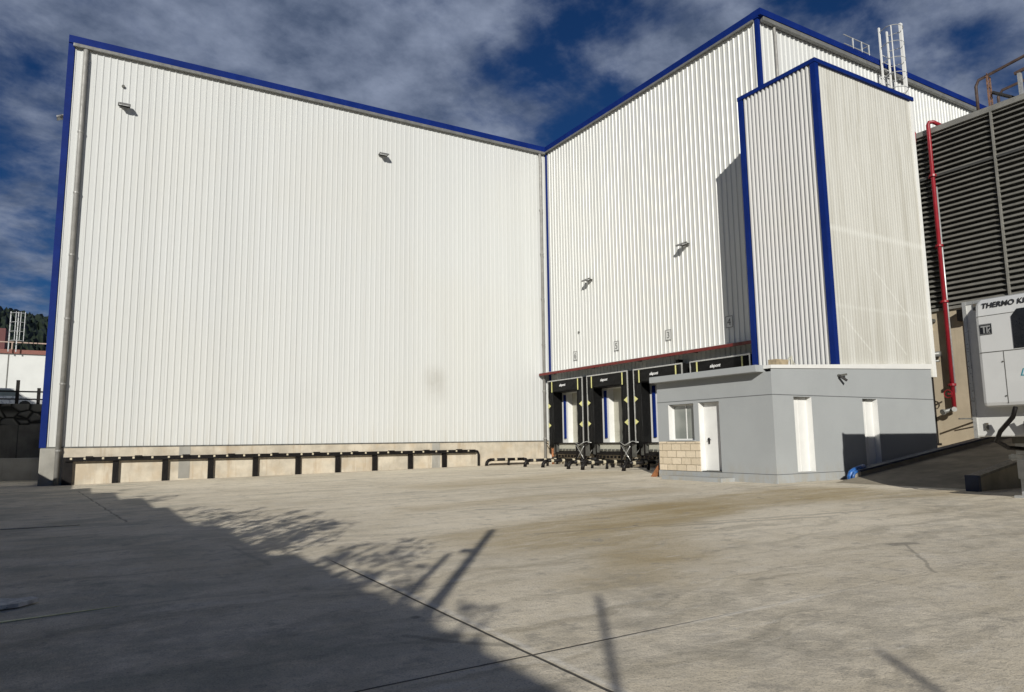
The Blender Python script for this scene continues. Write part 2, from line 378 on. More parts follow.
def ground_mat():
    n = NT('yard_concrete')
    sp = n.n('ShaderNodeSeparateXYZ'); n.l(n.pos, sp.inputs[0]); X, Y = sp.outputs[0], sp.outputs[1]
    fl = n.n('ShaderNodeCombineXYZ'); n.l(X, fl.inputs[0]); n.l(Y, fl.inputs[1]); P = fl.outputs[0]
    def flat(v):
        a = n.n('ShaderNodeSeparateXYZ'); n.l(v, a.inputs[0]); b = n.n('ShaderNodeCombineXYZ'); n.l(a.outputs[0], b.inputs[0]); n.l(a.outputs[1], b.inputs[1]); return b.outputs[0]
    wob = n.vmath('SCALE', n.vmath('SUBTRACT', n.noise(P, 1.6, 5, .6, col=True), (.5, .5, .5)), .22)
    W = flat(n.vmath('ADD', P, wob))
    wob2 = n.vmath('SCALE', n.vmath('SUBTRACT', n.noise(P, .5, 5, .6, col=True), (.5, .5, .5)), 1.6)
    W2 = flat(n.vmath('ADD', P, wob2))
    a = n.noise(P, .22, 7, .62); b = n.noise(P, 1.5, 8, .66); c_ = n.noise(P, 11, 7, .7); d_ = n.noise(P, 70, 4, .7)
    col = n.mix(n.ramp(a, .34, .66), (.56, .49, .37), (.74, .66, .52))
    col = n.mix(n.ramp(b, .36, .68, 0, .55), col, (.76, .69, .57))
    col = n.mix(n.ramp(n.noise(n.map(P, (1, 1, 1), loc=(9, 4, 0)), .9, 7, .7), .52, .70, 0, .45), col, (.40, .36, .29))
    # traffic wear: long streaks across the yard
    s1 = n.noise(n.map(W2, (.22, 2.6, 1), (0, 0, R(32))), 1.0, 9, .68); col = n.mix(n.ramp(s1, .50, .68, 0, .6), col, (.36, .32, .245))
    s2 = n.noise(n.map(W2, (.35, 3.4, 1), (0, 0, R(14)), (3, 8, 0)), 1.0, 8, .7); col = n.mix(n.ramp(s2, .54, .72, 0, .45), col, (.72, .68, .60))
    s3 = n.noise(n.map(W2, (.10, 1.6, 1), (0, 0, R(-8)), (5, 2, 0)), 1.0, 8, .72); col = n.mix(n.ramp(s3, .54, .68, 0, .6), col, (.36, .31, .225))
    # brown clay wash
    for A, B, w, am in (((5.2, 8.6, 0), (9.5, 9.9, 0), 1.1, .5), ((9.5, 9.9, 0), (14.5, 10.6, 0), 1.1, .55), ((5.6, 6.6, 0), (7.8, 9.0, 0), .8, .35), ((13, 9.2, 0), (15.5, 8.6, 0), .8, .45), ((9, 19, 0), (15.5, 20.5, 0), 1.5, .3), ((6, 13.5, 0), (12, 13.2, 0), .7, .3), ((4.6, 5.6, 0), (5.3, 6.4, 0), .6, .3)):
        f = segm(n, W2, A, B, w*1.5, am); f = n.math('MULTIPLY', f, n.ramp(s1, .3, .6, .6, 1.35)); col = n.mix(f, col, (.36, .265, .115))
    # darker oily patches
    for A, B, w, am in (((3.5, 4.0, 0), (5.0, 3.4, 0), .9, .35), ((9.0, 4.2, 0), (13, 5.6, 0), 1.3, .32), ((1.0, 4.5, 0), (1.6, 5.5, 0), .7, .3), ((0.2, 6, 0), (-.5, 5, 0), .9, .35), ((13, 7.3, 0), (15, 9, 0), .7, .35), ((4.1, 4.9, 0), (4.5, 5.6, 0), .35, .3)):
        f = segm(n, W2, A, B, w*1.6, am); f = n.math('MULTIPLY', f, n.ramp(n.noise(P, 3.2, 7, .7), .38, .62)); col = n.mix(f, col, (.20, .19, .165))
    # tyre marks (thin, curved by the warp)
    for A, B, w, am in (((3.0, 11.4, 0), (3.6, 12.9, 0), .025, .4), ((5.6, 8.8, 0), (11.8, 7.4, 0), .05, .35), ((7.5, 8.2, 0), (10.4, 7.4, 0), .06, .4), ((1.75, 10.6, 0), (1.9, 8.6, 0), .035, .3), ((2.05, 4.95, 0), (2.6, 4.2, 0), .035, .55), ((8, 25, 0), (15, 22, 0), .1, .3), ((6, 17, 0), (15, 16, 0), .08, .3), ((7.5, 11.6, 0), (6.6, 12.4, 0), .05, .45), ((5, 24, 0), (14, 26, 0), .1, .25)):
        col = n.mix(segm(n, W, A, B, w*1.5, am), col, (.16, .15, .13))
    # dark spill and crack on the right
    col = n.mix(segm(n, W, (8.35, 5.22, 0), (8.62, 5.10, 0), .13, .65), col, (.13, .125, .11))
    col = n.mix(segm(n, W, (8.45, 5.1, 0), (7.1, 4.0, 0), .03, .5), col, (.15, .14, .12))
    col = n.mix(segm(n, W, (7.6, 4.5, 0), (8.4, 3.6, 0), .02, .3), col, (.2, .19, .17))
    vo = n.n('ShaderNodeTexVoronoi'); n.l(P, vo.inputs[0]); vo.inputs['Scale'].default_value = 1.15
    spots = n.math('MULTIPLY', n.ramp(n.vmath('LENGTH', n.vmath('SUBTRACT', vo.outputs['Position'], P)) if False else vo.outputs['Distance'], .075, .03), n.ramp(n.noise(P, .45, 2), .5, .56))
    col = n.mix(n.math('MULTIPLY', spots, .7), col, (.12, .115, .10))
    # scuffs, flaking and blotches
    m1 = n.noise(n.map(W, (1, 1, 1), loc=(2, 7, 0)), 2.6, 10, .75); col = n.mix(n.ramp(m1, .54, .64, 0, .55), col, (.27, .25, .215))
    m2 = n.noise(n.map(W, (.9, 4.5, 1), (0, 0, R(-28)), (1, 5, 0)), 1.2, 10, .78); col = n.mix(n.ramp(m2, .53, .66, 0, .38), col, (.33, .30, .245)); col = n.mix(n.ramp(m2, .44, .34, 0, .45), col, (.76, .72, .64))
    m3 = n.noise(n.map(P, (1, 1, 1), loc=(5, 3, 0)), .7, 6, .65); col = n.mix(n.math('MULTIPLY', n.ramp(m3, .46, .62, 0, .5), n.ramp(X, 3.2, 1.0)), col, (.27, .27, .22))  # patches kept to the shaded left side, deepening that shade in the colour
    # fine grain
    col = n.mix(n.ramp(c_, .52, .72, 0, .5), col, (.27, .25, .20)); col = n.mix(n.ramp(d_, .52, .66, 0, .65), col, (.18, .17, .15)); col = n.mix(n.ramp(d_, .44, .32, 0, .30), col, (.78, .74, .66))
    # slab joints: sawn lines, partly filled with dirt
    wx = n.math('ADD', X, n.math('MULTIPLY', n.math('SUBTRACT', n.noise(P, 3, 3), .5), .012)); wy = n.math('ADD', Y, n.math('MULTIPLY', n.math('SUBTRACT', n.noise(P, 3, 3), .5), .012))
    jx = n.ramp(n.math('ABSOLUTE', n.math('SUBTRACT', wx, 2.545)), .016, .007, 0, .9)
    jx = n.math('MULTIPLY', jx, n.ramp(n.math('ABSOLUTE', n.math('SUBTRACT', Y, 4.5)), 4.3, 3.6))
    jy = n.ramp(n.math('ABSOLUTE', n.math('SUBTRACT', wy, 4.06)), .015, .007, 0, .9)
    jy = n.math('MULTIPLY', jy, n.ramp(X, 4.6, 2.9, .10, 1))
    jx2 = segm(n, W, (.72, 14.98, .0), (-.1, 26.0, .0), .035, .45)
    joint = n.math('MAXIMUM', n.math('MAXIMUM', jx, jy), jx2)
    halo = n.math('MAXIMUM', n.math('MULTIPLY', n.ramp(n.math('ABSOLUTE', n.math('SUBTRACT', wx, 2.6)), .06, 0), n.ramp(Y, 9, 7)), n.math('MULTIPLY', n.ramp(n.math('ABSOLUTE', n.math('SUBTRACT', wy, 4.04)), .05, .0), n.math('MULTIPLY', n.ramp(X, 3.3, 4.2), n.ramp(X, 6.2, 5.0))))
    col = n.mix(n.math('MULTIPLY', halo, n.ramp(c_, .3, .6, 0, .6)), col, (.80, .76, .68))
    col = n.mix(joint, col, (.03, .028, .025))
    h = n.math('ADD', n.math('MULTIPLY', c_, .9), n.math('ADD', n.math('MULTIPLY', d_, .3), b)); h = n.math('SUBTRACT', h, n.math('MULTIPLY', joint, 1.2))
    n.bump(h, .6, .025)
    return n.fin(col, n.ramp(a, .3, .7, .78, .93), 0, .25)
m_ground = ground_mat()

# ------------------------------------------------------------------ ground
def gz(x, y): 
    return .0128*max(0, min(16.4, x)) if y < 60 else 0.0
g = MB(); xs = [-1500, -300, -60, -20, -8] + [i for i in range(0, 17, 2)] + [16.4, 20, 30, 60, 150, 400, 2500]; ys = [-1500, -300, -60, -20, 0, 15, 30, 45, 59, 80, 300, 2500]
for i in range(len(xs)-1):
    for j in range(len(ys)-1):
        a, b, c, d = [(x, y, gz(x, y)) for x, y in ((xs[i], ys[j]), (xs[i+1], ys[j]), (xs[i+1], ys[j+1]), (xs[i], ys[j+1]))]; g.quad(a, b, c, d)
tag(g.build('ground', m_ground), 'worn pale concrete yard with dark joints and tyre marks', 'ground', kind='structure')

# drain channel and filled joint on the left
dc = MB().box(-7, 0.0, 15.02, 15.16, .004, .010)
tag(dc.build('drain_channel', m_dksteel), 'dark narrow drain channel across the shaded concrete on the left', 'drain', kind='structure')

# ------------------------------------------------------------------ warehouse
XL, XC, Y1, YO, H, ZC = -1.35, 20.50, 30.61, 16.37, 17.02, 1.335
wh = empty('warehouse', (XC, Y1, 0), 'tall white ribbed metal cold store with blue roof edge', 'warehouse')

def ribs(mb, a, b, nrm, z0, z1, pitch=.25, depth=.035, crest=.05, slope=.025, phase=0):
    """trapezoid ribbed sheet along a->b, ribs standing out along nrm"""
    a, b, nrm = Vector(a), Vector(b), Vector(nrm); t = (b-a); W = t.length; t.normalize()
    pts = [(0, 0)]; s = phase
    while s + crest + 2*slope < W:
        pts += [(s, 0), (s+slope, depth), (s+slope+crest, depth), (s+2*slope+crest, 0)]; s += pitch
    pts.append((W, 0))
    p2 = []
    for q in pts:
        if not p2 or q[0] > p2[-1][0]+1e-5: p2.append(q)
    n = len(mb.v)
    for s_, d in p2:
        p = a+t*s_+nrm*d; mb.v += [Vector((p.x, p.y, z0)), Vector((p.x, p.y, z1))]
    for i in range(len(p2)-1): mb.f.append((n+2*i, n+2*i+2, n+2*i+3, n+2*i+1))

m = MB(); ribs(m, (XL+.15, Y1, 0), (XC, Y1, 0), (0, -1, 0), ZC, H-.15, .234, .022, .04, .016); m.build('cladding', m_wallA, wh)
m = MB(); ribs(m, (XC, YO, 0), (XC, Y1-.1, 0), (-1, 0, 0), 4.0, H-.15, .245, .030, .05, .025, .12); m.build('cladding', m_wallB, wh)
m = MB(); ribs(m, (XC, YO, 0), (62, YO, 0), (0, -1, 0), 1.2, H-.15, .25, .035, .05, .025); m.build('cladding', m_wallA, wh)
# mass behind the sheets, flat roof
m = MB(); m.box(XL+.02, XC+.3, Y1+.02, 75, 0, H-.1); m.build('rear_wall', m_white, wh)
m = MB(); m.box(XL+.2, 62, Y1+.1, 75, H-.1, H-.04); m.box(XC+.1, 62, YO+.1, Y1+.1, H-.1, H-.04); m.build('roof', m_roof, wh)
# plinth
m = MB(); m.box(XL+.55, XC-.05, Y1-.035, Y1+.02, -.1, ZC-.02); m.build('plinth', m_plinth, wh)
m = MB(); m.box(XL-.02, XL+.55, Y1-.06, Y1+.5, -.1, ZC-.02); m.build('corner_pier', m_conc, wh, bevel=.02)
m = MB()
for x in (3.35, 14.05): m.box(x-.2, x+.2, Y1-.045, Y1-.036, .1, ZC-.02)
m.build('concrete_repair', m_conc, wh, split=True)
m = MB(); m.box(XL, XC-.03, Y1-.05, Y1-.002, ZC-.02, ZC+.03); m.build('base_flashing', m_dksteel, wh)
# blue edges
m = MB(); m.box(XL-.06, XC+.05, Y1-.10, Y1+.25, H-.27, H+.03); m.build('roof_trim', m_blue, wh)
m = MB(); m.box(XC-.10, XC+.25, YO-.12, Y1-.10, H-.27, H+.028); m.build('roof_trim', m_blue, wh)
m = MB(); m.box(XC-.104, 62, YO-.24, YO+.2, H-.22, H+.034); m.build('roof_trim', m_blue, wh)
m = MB(); m.box(XL-.06, XL+.15, Y1-.06, Y1+.3, ZC, H-.27); m.build('corner_trim', m_blue, wh)
m = MB(); m.box(XC-.06, XC+.1, Y1-.16, Y1-.04, ZC, H-.27); m.build('corner_trim', m_blue, wh)
m = MB(); m.box(XC-.065, XC+.07, YO-.065, YO+.07, 3.0, H-.27); m.build('corner_trim', m_blue, wh)
# gutters and downpipes
m = MB(); m.box(XL+.1, XC-.1, Y1-.18, Y1-.05, H-.42, H-.28); m.build('gutter', m_gutter, wh, bevel=.02)
m = MB(); m.box(XC+.1, 62, YO-.22, YO-.06, H-.40, H-.23); m.build('gutter', m_gutter, wh, bevel=.02)
m = MB(); m.box(XC-.15, XC-.055, YO+.1, Y1-.2, H-.36, H-.28); m.build('eaves_flashing', m_gutter, wh)
def pipe_with_clips(x, y, z0, z1, r, off):
    m = MB(); m.tube([(x, y-off, z0), (x, y-off, z1-.35), (x, y-off*.8, z1-.12), (x, y-.1, z1)], r, 12); o = m.build('downpipe', m_pipe, wh, smooth=True)
    c = MB(); z = z0+1.2
    while z < z1-1: c.tube([(x, y-off, z), (x, y-off, z+.06)], r+.018, 12); c.box(x-.02, x+.02, y-off+r*.5, y-.01, z, z+.05); z += 2.4
    c.build('pipe_clip', m_pipe, o, split=True)
pipe_with_clips(-.82, Y1, 0.0, H-.45, .088, .13)
pipe_with_clips(20.06, Y1, 0.25, H-.45, .075, .16)
pipe_with_clips(21.3, YO, 3.5, H-.40, .055, .13)
# dock wall below the sheets, with the door openings
DOCKS = [28.25, 25.0, 21.72, 18.4]
def wall_x(mb, x, y0, y1, z0, z1, holes, depth):
    """wall facing -x with recessed rectangular holes (ya,yb,za,zb)"""
    ys_ = sorted({y0, y1, *[h[0] for h in holes], *[h[1] for h in holes]}); zs = sorted({z0, z1, *[h[2] for h in holes], *[h[3] for h in holes]})
    for i in range(len(ys_)-1):
        for j in range(len(zs)-1):
            a, b, c, d = ys_[i], ys_[i+1], zs[j], zs[j+1]
            if any(h[0] <= a and b <= h[1] and h[2] <= c and d <= h[3] for h in holes): continue
            mb.quad((x, a, c), (x, b, c), (x, b, d), (x, a, d))
    for a, b, c, d in holes:
        mb.quad((x, a, c), (x+depth, a, c), (x+depth, a, d), (x, a, d)); mb.quad((x, b, c), (x+depth, b, c), (x+depth, b, d), (x, b, d))
        mb.quad((x, a, d), (x+depth, a, d), (x+depth, b, d), (x, b, d)); mb.quad((x, a, c), (x+depth, a, c), (x+depth, b, c), (x, b, c))
m = MB(); wall_x(m, XC, YO, Y1-.1, 1.20, 4.0, [(c-.80, c+.80, 1.25, 3.7) for c in DOCKS], .35); m.build('dock_wall', m_white, wh)
m = MB(); m.box(XC-.02, XC+.4, YO, Y1-.06, -.1, 1.20); m.build('dock_plinth', m_plinth, wh)
for c in DOCKS:
    d = MB(); d.box(XC+.30, XC+.345, c-.85, c+.85, 1.25, 3.7)
    for k in range(1, 5): d.box(XC+.292, XC+.30, c-.85, c+.85, 1.25+k*.49-.006, 1.25+k*.49+.006)
    dd = d.build('dock_door', m_offwhite, wh)
    e = MB(); e.box(XC-.07, XC-.004, c+.92, c+1.06, 1.45, 3.6); e.box(XC-.07, XC-.004, c-1.06, c-.92, 1.45, 3.6); e.build('door_guide', m_blue, dd, split=True)
# canopy
m = MB(); m.prism([(19.82, 0, 4.74), (XC-.01, 0, 4.90), (XC-.01, 0, 4.87), (19.82, 0, 4.70)], (0, 13.9, 0)); 
for v in m.v: v.y += 16.6
cano = m.build('canopy', m_wallB, wh)
m = MB(); m.box(19.78, 19.82, 16.6, 30.5, 4.64, 4.76); m.build('fascia', m_dkred, cano)
m = MB()
for i in range(5): y = 16.75+i*3.3; m.prism([(19.84, y, 4.69), (XC-.06, y, 4.85), (XC-.06, y, 4.70)], (0, .03, 0))
m.build('bracket', m_blacksteel, cano, split=True)
m = MB(); m.box(XC-.30, XC-.05, 20.9, 21.05, 4.38, 4.52); m.build('vent_outlet', m_blacksteel, wh)
# small bits on the sheet: numbers above the docks
for (y, z, s) in ((28.24, 5.47, '6'), (25.06, 5.58, '5'), (21.68, 5.63, '3'), (18.41, 5.69, '4')):
    m = MB(); w, hh, t = .17, .22, .022; x0 = XC-.052
    m.box(x0, x0+.004, y-w, y+w, z-hh, z-hh+t); m.box(x0, x0+.004, y-w, y+w, z+hh-t, z+hh); m.box(x0, x0+.004, y-w, y-w+t, z-hh+t, z+hh-t); m.box(x0, x0+.004, y+w-t, y+w, z-hh+t, z+hh-t)
    pn = MB(); pn.box(x0+.006, x0+.012, y-w, y+w, z-hh, z+hh); pl = pn.build('number_plate', m_wallB, wh)
    m.build('plate_border', m_greyprint, pl)
    text_mesh('number', s, .38, .002, (x0, y+.10, z-.13), (0, -1, 0), (0, 0, 1), m_greyprint, pl)

# ------------------------------------------------------------------ stair tower
TX, TY, TY2, TX2, TH = 18.40, 12.72, 15.585, 23.5, 12.77
tw = empty('stair_tower', (TX, TY, 3.2), 'white ribbed stair tower with blue corner edges rising above the grey hut', 'tower')
m = MB(); ribs(m, (TX, TY, 0), (TX, TY2, 0), (-1, 0, 0), 3.25, TH-.1, .15, .055, .045, .014, .05); m.build('left_cladding', m_towerL, tw)
m = MB(); ribs(m, (TX, TY, 0), (TX2, TY, 0), (0, -1, 0), 3.25, TH-.1, .13, .007, .04, .02); m.build('right_cladding', m_towerR, tw)
m = MB(); m.box(TX+.03, TX2-.02, TY+.03, TY2-.02, 3.25, TH-.12); m.box(XC+.1, TX2-.02, TY2-.02, YO-.05, 3.25, TH-.12); m.build('core_wall', m_white, tw)
m = MB(); m.box(TX-.09, TX2+.06, TY-.09, TY2+.05, TH-.11, TH+.02); m.build('roof_trim', m_blue, tw)
m = MB(); m.box(TX-.075, TX+.10, TY-.075, TY+.10, 3.25, TH-.12); m.build('corner_trim', m_blue, tw)
m = MB(); m.box(TX-.075, TX+.06, TY2-.14, TY2+.04, 3.25, TH-.12); m.build('corner_trim', m_blue, tw)
m = MB(); m.box(TX2-.10, TX2+.02, TY-.05, TY-.0, 3.25, TH-.12); m.build('edge_flashing', m_white, tw)
m = MB(); m.tube([(TX2+.12, TY+.2, TH-.15), (TX2+.12, TY+.2, 3.2)], .06, 8); m.build('drain_pipe', m_dksteel, tw, smooth=True)

# ------------------------------------------------------------------ grey hut
SX, SY, SB = 15.43, 12.57, 23.0
hut = empty('control_hut', (SX, SY, .2), 'low grey rendered hut with white door, window and stone panel', 'hut')
m = MB(); wall_x(m, SX, SY, 16.98, -.05, 3.12, [(15.43, 16.50, 1.34, 2.42), (14.43, 15.24, .43, 2.43)], .28)
m.quad((SX, 16.98, -.05), (XC, 16.98, -.05), (XC, 16.98, 3.12), (SX, 16.98, 3.12)); m.build('left_wall', m_shed, hut)
def swap(mb, y):      # re-use wall_x for a wall facing -y: local (x,y)->(y',x')
    for v in mb.v: v.x, v.y = v.y, v.x
m = MB(); wall_x(m, SY, SX, SB, -.05, 3.20, [(16.27, 17.02, .46, 2.47), (19.30, 20.03, .46, 2.47)], .22); swap(m, 0)
m.prism([(SX, SY, 3.20), (SB, SY, 3.20), (SB, SY, 3.48)], (0, .2, 0)); m.quad((SB, SY, -.05), (SB, YO, -.05), (SB, YO, 3.3), (SB, SY, 3.3)); m.build('right_wall', m_shed, hut)
m = MB(); m.box(SX+.3, SB-.3, SY+.3, YO-.1, 3.0, 3.1); m.box(SX+.3, XC-.1, YO-.1, 16.9, 3.0, 3.1); m.build('roof', m_roof, hut)
m = MB(); m.box(SX-.30, SX+.30, 12.80, 16.98, 3.115, 3.30); m.build('eaves_slab', m_shed, hut, bevel=.01)
m = MB(); m.prism([(SX-.02, SY-.03, 3.20), (SB+.03, SY-.03, 3.48), (SB+.03, SY-.03, 3.64), (SX-.02, SY-.03, 3.29)], (0, .25, 0)); m.build('coping', m_white, hut)
m = MB(); m.box(SX-.004, SX, SY, 16.98, 2.50, 2.52); m.box(SX, SB, SY-.004, SY, 2.50, 2.52); m.box(SX-.004, SX, SY, 16.98, .42, .435); m.box(SX, SB, SY-.004, SY, .42, .435); m.build('render_groove', m_shedline, hut, split=True)
m = MB(); m.box(SX-.03, SX, SY-.03, 16.98, -.05, .42); m.box(SX, SB, SY-.03, SY, -.05, .42); m.build('plinth', m_shed, hut)
m = MB(); m.box(SX-.02, SX, 15.22, 16.94, .436, 1.30); m.build('stone_panel', m_stone, hut)
m = MB(); m.box(SX-.55, SX-.03, 13.95, 16.3, .1, .30); m.build('door_step', m_shed, hut, bevel=.01)
# window
m = MB(); X0 = SX+.20
m.box(X0, X0+.05, 15.43, 16.50, 1.34, 1.38); m.box(X0, X0+.05, 15.43, 16.50, 2.38, 2.42); m.box(X0, X0+.05, 15.43, 15.47, 1.38, 2.38); m.box(X0, X0+.05, 16.46, 16.50, 1.38, 2.38); m.box(X0+.005, X0+.04, 15.93, 15.96, 1.38, 2.38)
win = m.build('window', m_white, hut)
m = MB(); m.box(X0+.02, X0+.03, 15.47, 16.46, 1.38, 2.38); m.build('pane', m_glass, win)
m = MB(); m.box(SX-.04, SX+.20, 15.40, 16.53, 1.305, 1.338); m.build('sill', m_shed, win)
m = MB(); m.box(SX+.001, SX+.20, 16.485, 16.498, 1.345, 2.415); m.build('reveal_lining', m_white, win, split=True)
# door
m = MB(); m.box(SX+.20, SX+.25, 14.46, 15.21, .46, 2.40); door = m.build('door', m_white, hut, bevel=.006)
m = MB(); m.box(SX+.001, SX+.21, 15.212, 15.235, .44, 2.42); m.box(SX+.17, SX+.21, 14.435, 14.46, .44, 2.42); m.box(SX+.17, SX+.21, 14.46, 15.212, 2.40, 2.425); m.build('frame', m_white, door)
m = MB(); m.box(SX+.175, SX+.195, 15.02, 15.07, 1.22, 1.40); m.tube([(SX+.18, 15.045, 1.34), (SX+.13, 15.045, 1.34), (SX+.13, 14.93, 1.34)], .014, 8); m.build('handle', m_blacksteel, door)
m = MB(); m.box(SX+.194, SX+.198, 14.56, 14.75, 1.76, 1.88); m.build('sign', m_white, door)
m = MB(); m.box(SX+.01, SX+.26, 14.45, 15.18, .432, .455); m.build('threshold', m_dksteel, door)
# two white shuttered openings on the right wall
for x0 in (16.27, 19.30):
    m = MB(); m.box(x0+.003, x0+.747 if x0 < 17 else x0+.727, SY+.17, SY+.21, .462, 2.468); m.box(x0+.36, x0+.38, SY+.155, SY+.17, .47, 2.46)
    s_ = m.build('shutter_door', m_white, hut)
    xr = (17.02 if x0 < 17 else 20.03); m = MB(); m.box(xr-.02, xr-.003, SY+.004, SY+.17, .462, 2.468); m.build('reveal_lining', m_white, s_, split=True)

# ------------------------------------------------------------------ louvred building on the right
LX, LT, LBm = 27.0, 12.86, 6.05
lv = empty('louvred_building', (LX, 16, 0), 'grey louvred plant building on a beige concrete base at the right', 'building')
m = MB(); m.box(LX, 60, -30, 16.1, -.1, LBm); m.build('concrete_base', m_beige, lv)
m = MB(); m.box(LX+.18, 60, -30, 16.1, LBm, LT-.02); m.build('gap_shade_backing', m_louvredark, lv)  # dark colour stands in for the shade between the blades
m = MB(); z = LBm+.06; pitch = .192
while z < LT-.13:
    m.prism([(LX-.08, -28, z), (LX-.06, -28, z-.015), (LX+.12, -28, z+.125), (LX+.10, -28, z+.14)], (0, 44.05, 0)); z += pitch
m.build('louvre_blades', m_louvre, lv)
m = MB(); m.box(LX-.11, LX+.3, -28, 16.08, LT-.12, LT+.08); m.build('roof_trim', m_louvre, lv)
m = MB(); m.box(LX-.10, LX-.02, -28, 16.08, LBm-.10, LBm); m.build('base_flashing', m_louvre, lv)
m = MB(); m.box(LX-.095, LX-.0, -28, 16.08, 11.02, 11.10); m.build('louvre_rail', m_louvredark, lv)
m = MB()
for k in range(10): m.box(LX-.12, LX-.03, 11.80-k*4.2, 11.86-k*4.2, LBm, LT-.12)
m.build('louvre_mullion', m_louvre, lv, split=True)
m = MB(); m.box(LX+.2, 60, -30, 16.0, LT-.02, LT+.02); m.build('roof', m_roof, lv)
m = MB(); m.box(25.2, LX-.0, 11.9, 16.2, -.1, 1.02); m.build('loading_sill', m_beige, lv)

# red riser pipe
rp = empty('red_riser_pipe', (26.7, 14.05, 2.2), 'bright red vertical fire main running up the louvres beside the tower', 'pipe')
m = MB(); m.tube([(26.78, 13.92, 2.25), (26.78, 13.92, 13.05), (26.80, 13.88, 13.14), (26.9, 13.78, 13.14), (27.1, 13.6, 12.96)], .072, 12); m.build('riser', m_redpipe, rp, smooth=True)
m = MB()
for z in (3.15, 6.2, 8.3, 11.0): m.tube([(26.78, 13.92, z), (26.78, 13.92, z+.08)], .13, 12); m.box(26.8, 26.98, 14.0, 14.1, z, z+.06)
m.build('flange', m_redpipe, rp, split=True)
m = MB(); m.tube([(26.78, 13.92, 2.32), (26.5, 14.15, 2.22)], .07, 10); m.tube([(26.78, 14.0, 2.3), (26.6, 13.85, 2.3)], .06, 10); m.tube([(26.5, 14.15, 2.22), (26.44, 14.17, 2.2)], .11, 10)
m.tube([(26.6, 13.85, 2.3), (26.55, 13.80, 2.3)], .09, 10); m.build('outlet_valve', m_gutter, rp, split=True)
m = MB(); m.tube([(26.5, 14.5, 2.35+.12*math.sin(0)), (26.5, 14.5, 2.35)], .0, 3) if False else None
m = MB(); m.tube([(26.62, 13.92, 2.85), (26.45, 13.92, 2.85)], .03, 8); m.tube([(26.45, 13.92+.14*math.cos(a*math.pi/6), 2.85+.14*math.sin(a*math.pi/6)) for a in range(13)], .018, 6); m.build('hand_wheel', m_redpipe, rp, split=True)
# second short red loop on the roof edge
r2 = MB(); r2.tube([(26.9, 14.55, 12.5), (26.9, 14.5, 12.95), (26.95, 14.62, 13.2), (26.95, 15.1, 13.28), (26.95, 15.2, 13.2)], .055, 10)
tag(r2.build('roof_pipe_loop', m_redpipe, smooth=True), 'short dull red pipe bending over the louvre roof edge next to the tower', 'pipe')
# pale conduit, pipe run, black post and lamp
m = MB(); m.tube([(26.85, 13.86, 2.9), (26.85, 13.86, 10.6)], .035, 8); tag(m.build('conduit', m_steel, smooth=True), 'thin pale conduit running up beside the red fire main', 'conduit')
m = MB(); m.tube([(26.8, 16.0, 4.35), (26.8, 14.25, 4.35)], .10, 10); m.tube([(26.8, 16.0, 4.1), (26.8, 14.3, 4.1)], .04, 8); tag(m.build('wall_pipe', m_gutter, smooth=True), 'grey horizontal pipe on the beige wall between hut and red riser', 'pipe')
m = MB(); m.tube([(26.85, 14.68, 1.0), (26.85, 14.68, 4.2)], .07, 10); m.box(26.75, 26.98, 14.58, 14.78, 1.02, 1.1); tag(m.build('black_post', m_blacksteel), 'black steel post against the beige wall just past the hut corner', 'post')
wlmp = empty('bulkhead_lamp', (26.9, 14.6, 5.6), 'small dark bulkhead lamp on the beige wall below the louvres', 'lamp')
m = MB(); m.box(26.72, 26.99, 14.4, 14.75, 5.55, 5.68); m.build('housing', m_dksteel, wlmp, bevel=.02)
m = MB(); m.box(26.86, 26.99, 14.52, 14.66, 5.25, 5.36); m.box(26.93, 26.99, 14.55, 14.62, 5.36, 5.55); m.build('bracket', m_cream, wlmp, split=True)
hb = empty('hose_bracket', (26.6, 13.2, 1.9), 'dark steel bracket arm on the beige wall left of the trailer', 'bracket')
m = MB(); m.bar((26.98, 13.1, 1.95), (26.2, 13.5, 1.95), .05); m.bar((26.98, 13.05, 1.75), (26.3, 13.1, 2.0), .04); m.build('arm', m_dksteel, hb)
m = MB(); m.tube([(26.86, 13.24, 2.0), (26.86, 13.24, 5.5)], .03, 8); m.box(26.7, 26.98, 13.15, 13.5, 5.45, 5.85); m.build('cable_drop', m_blacksteel, hb)

# ------------------------------------------------------------------ ladder and rails on the roofs
ld = empty('caged_ladder', (28.9, YO-.2, 13), 'white caged ladder rising above the blue roof edge behind the tower', 'ladder')
lx, ly = 28.0, YO-.35
m = MB(); 
for dx in (-.28, .28): m.bar((lx+dx, ly, 13.0), (lx+dx, ly, 18.4), .08, .05)
m.build('stile', m_white, ld, split=True)
m = MB(); z = 13.3
while z < 17.5: m.tube([(lx-.28, ly, z), (lx+.28, ly, z)], .015, 6); z += .3
m.build('rung', m_white, ld)
m = MB()
for z in (15.5, 16.15, 16.8, 17.5, 18.2): m.tube([(lx-.28, ly, z)] + [(lx+.42*math.cos(a), ly-.38-.40*math.sin(a), z) for a in [math.pi*(1-i/10) for i in range(11)]] + [(lx+.28, ly, z)], .018, 6, False)
m.build('cage_hoop', m_steel, ld, split=True)
m = MB()
for a in (.15, .5, .85): 
    a *= math.pi; x, y = lx+.42*math.cos(a), ly-.38-.40*math.sin(a); m.bar((x, y, 15.5), (x, y, 18.2), .05, .02)
m.bar((lx+.36, ly-.55, 15.2), (lx+.36, ly-.55, 18.5), .13, .10)
m.build('cage_strap', m_white, ld, split=True)
rg = empty('roof_guard_rail', (27, YO, H), 'short white guard rail on the blue roof edge left of the caged ladder', 'railing')
m = MB()
for x in (26.6, 27.2, 27.7): m.tube([(x, YO+.15, H), (x, YO+.15, H+.85)], .035, 6)
m.build('post', m_steel, rg)
m = MB()
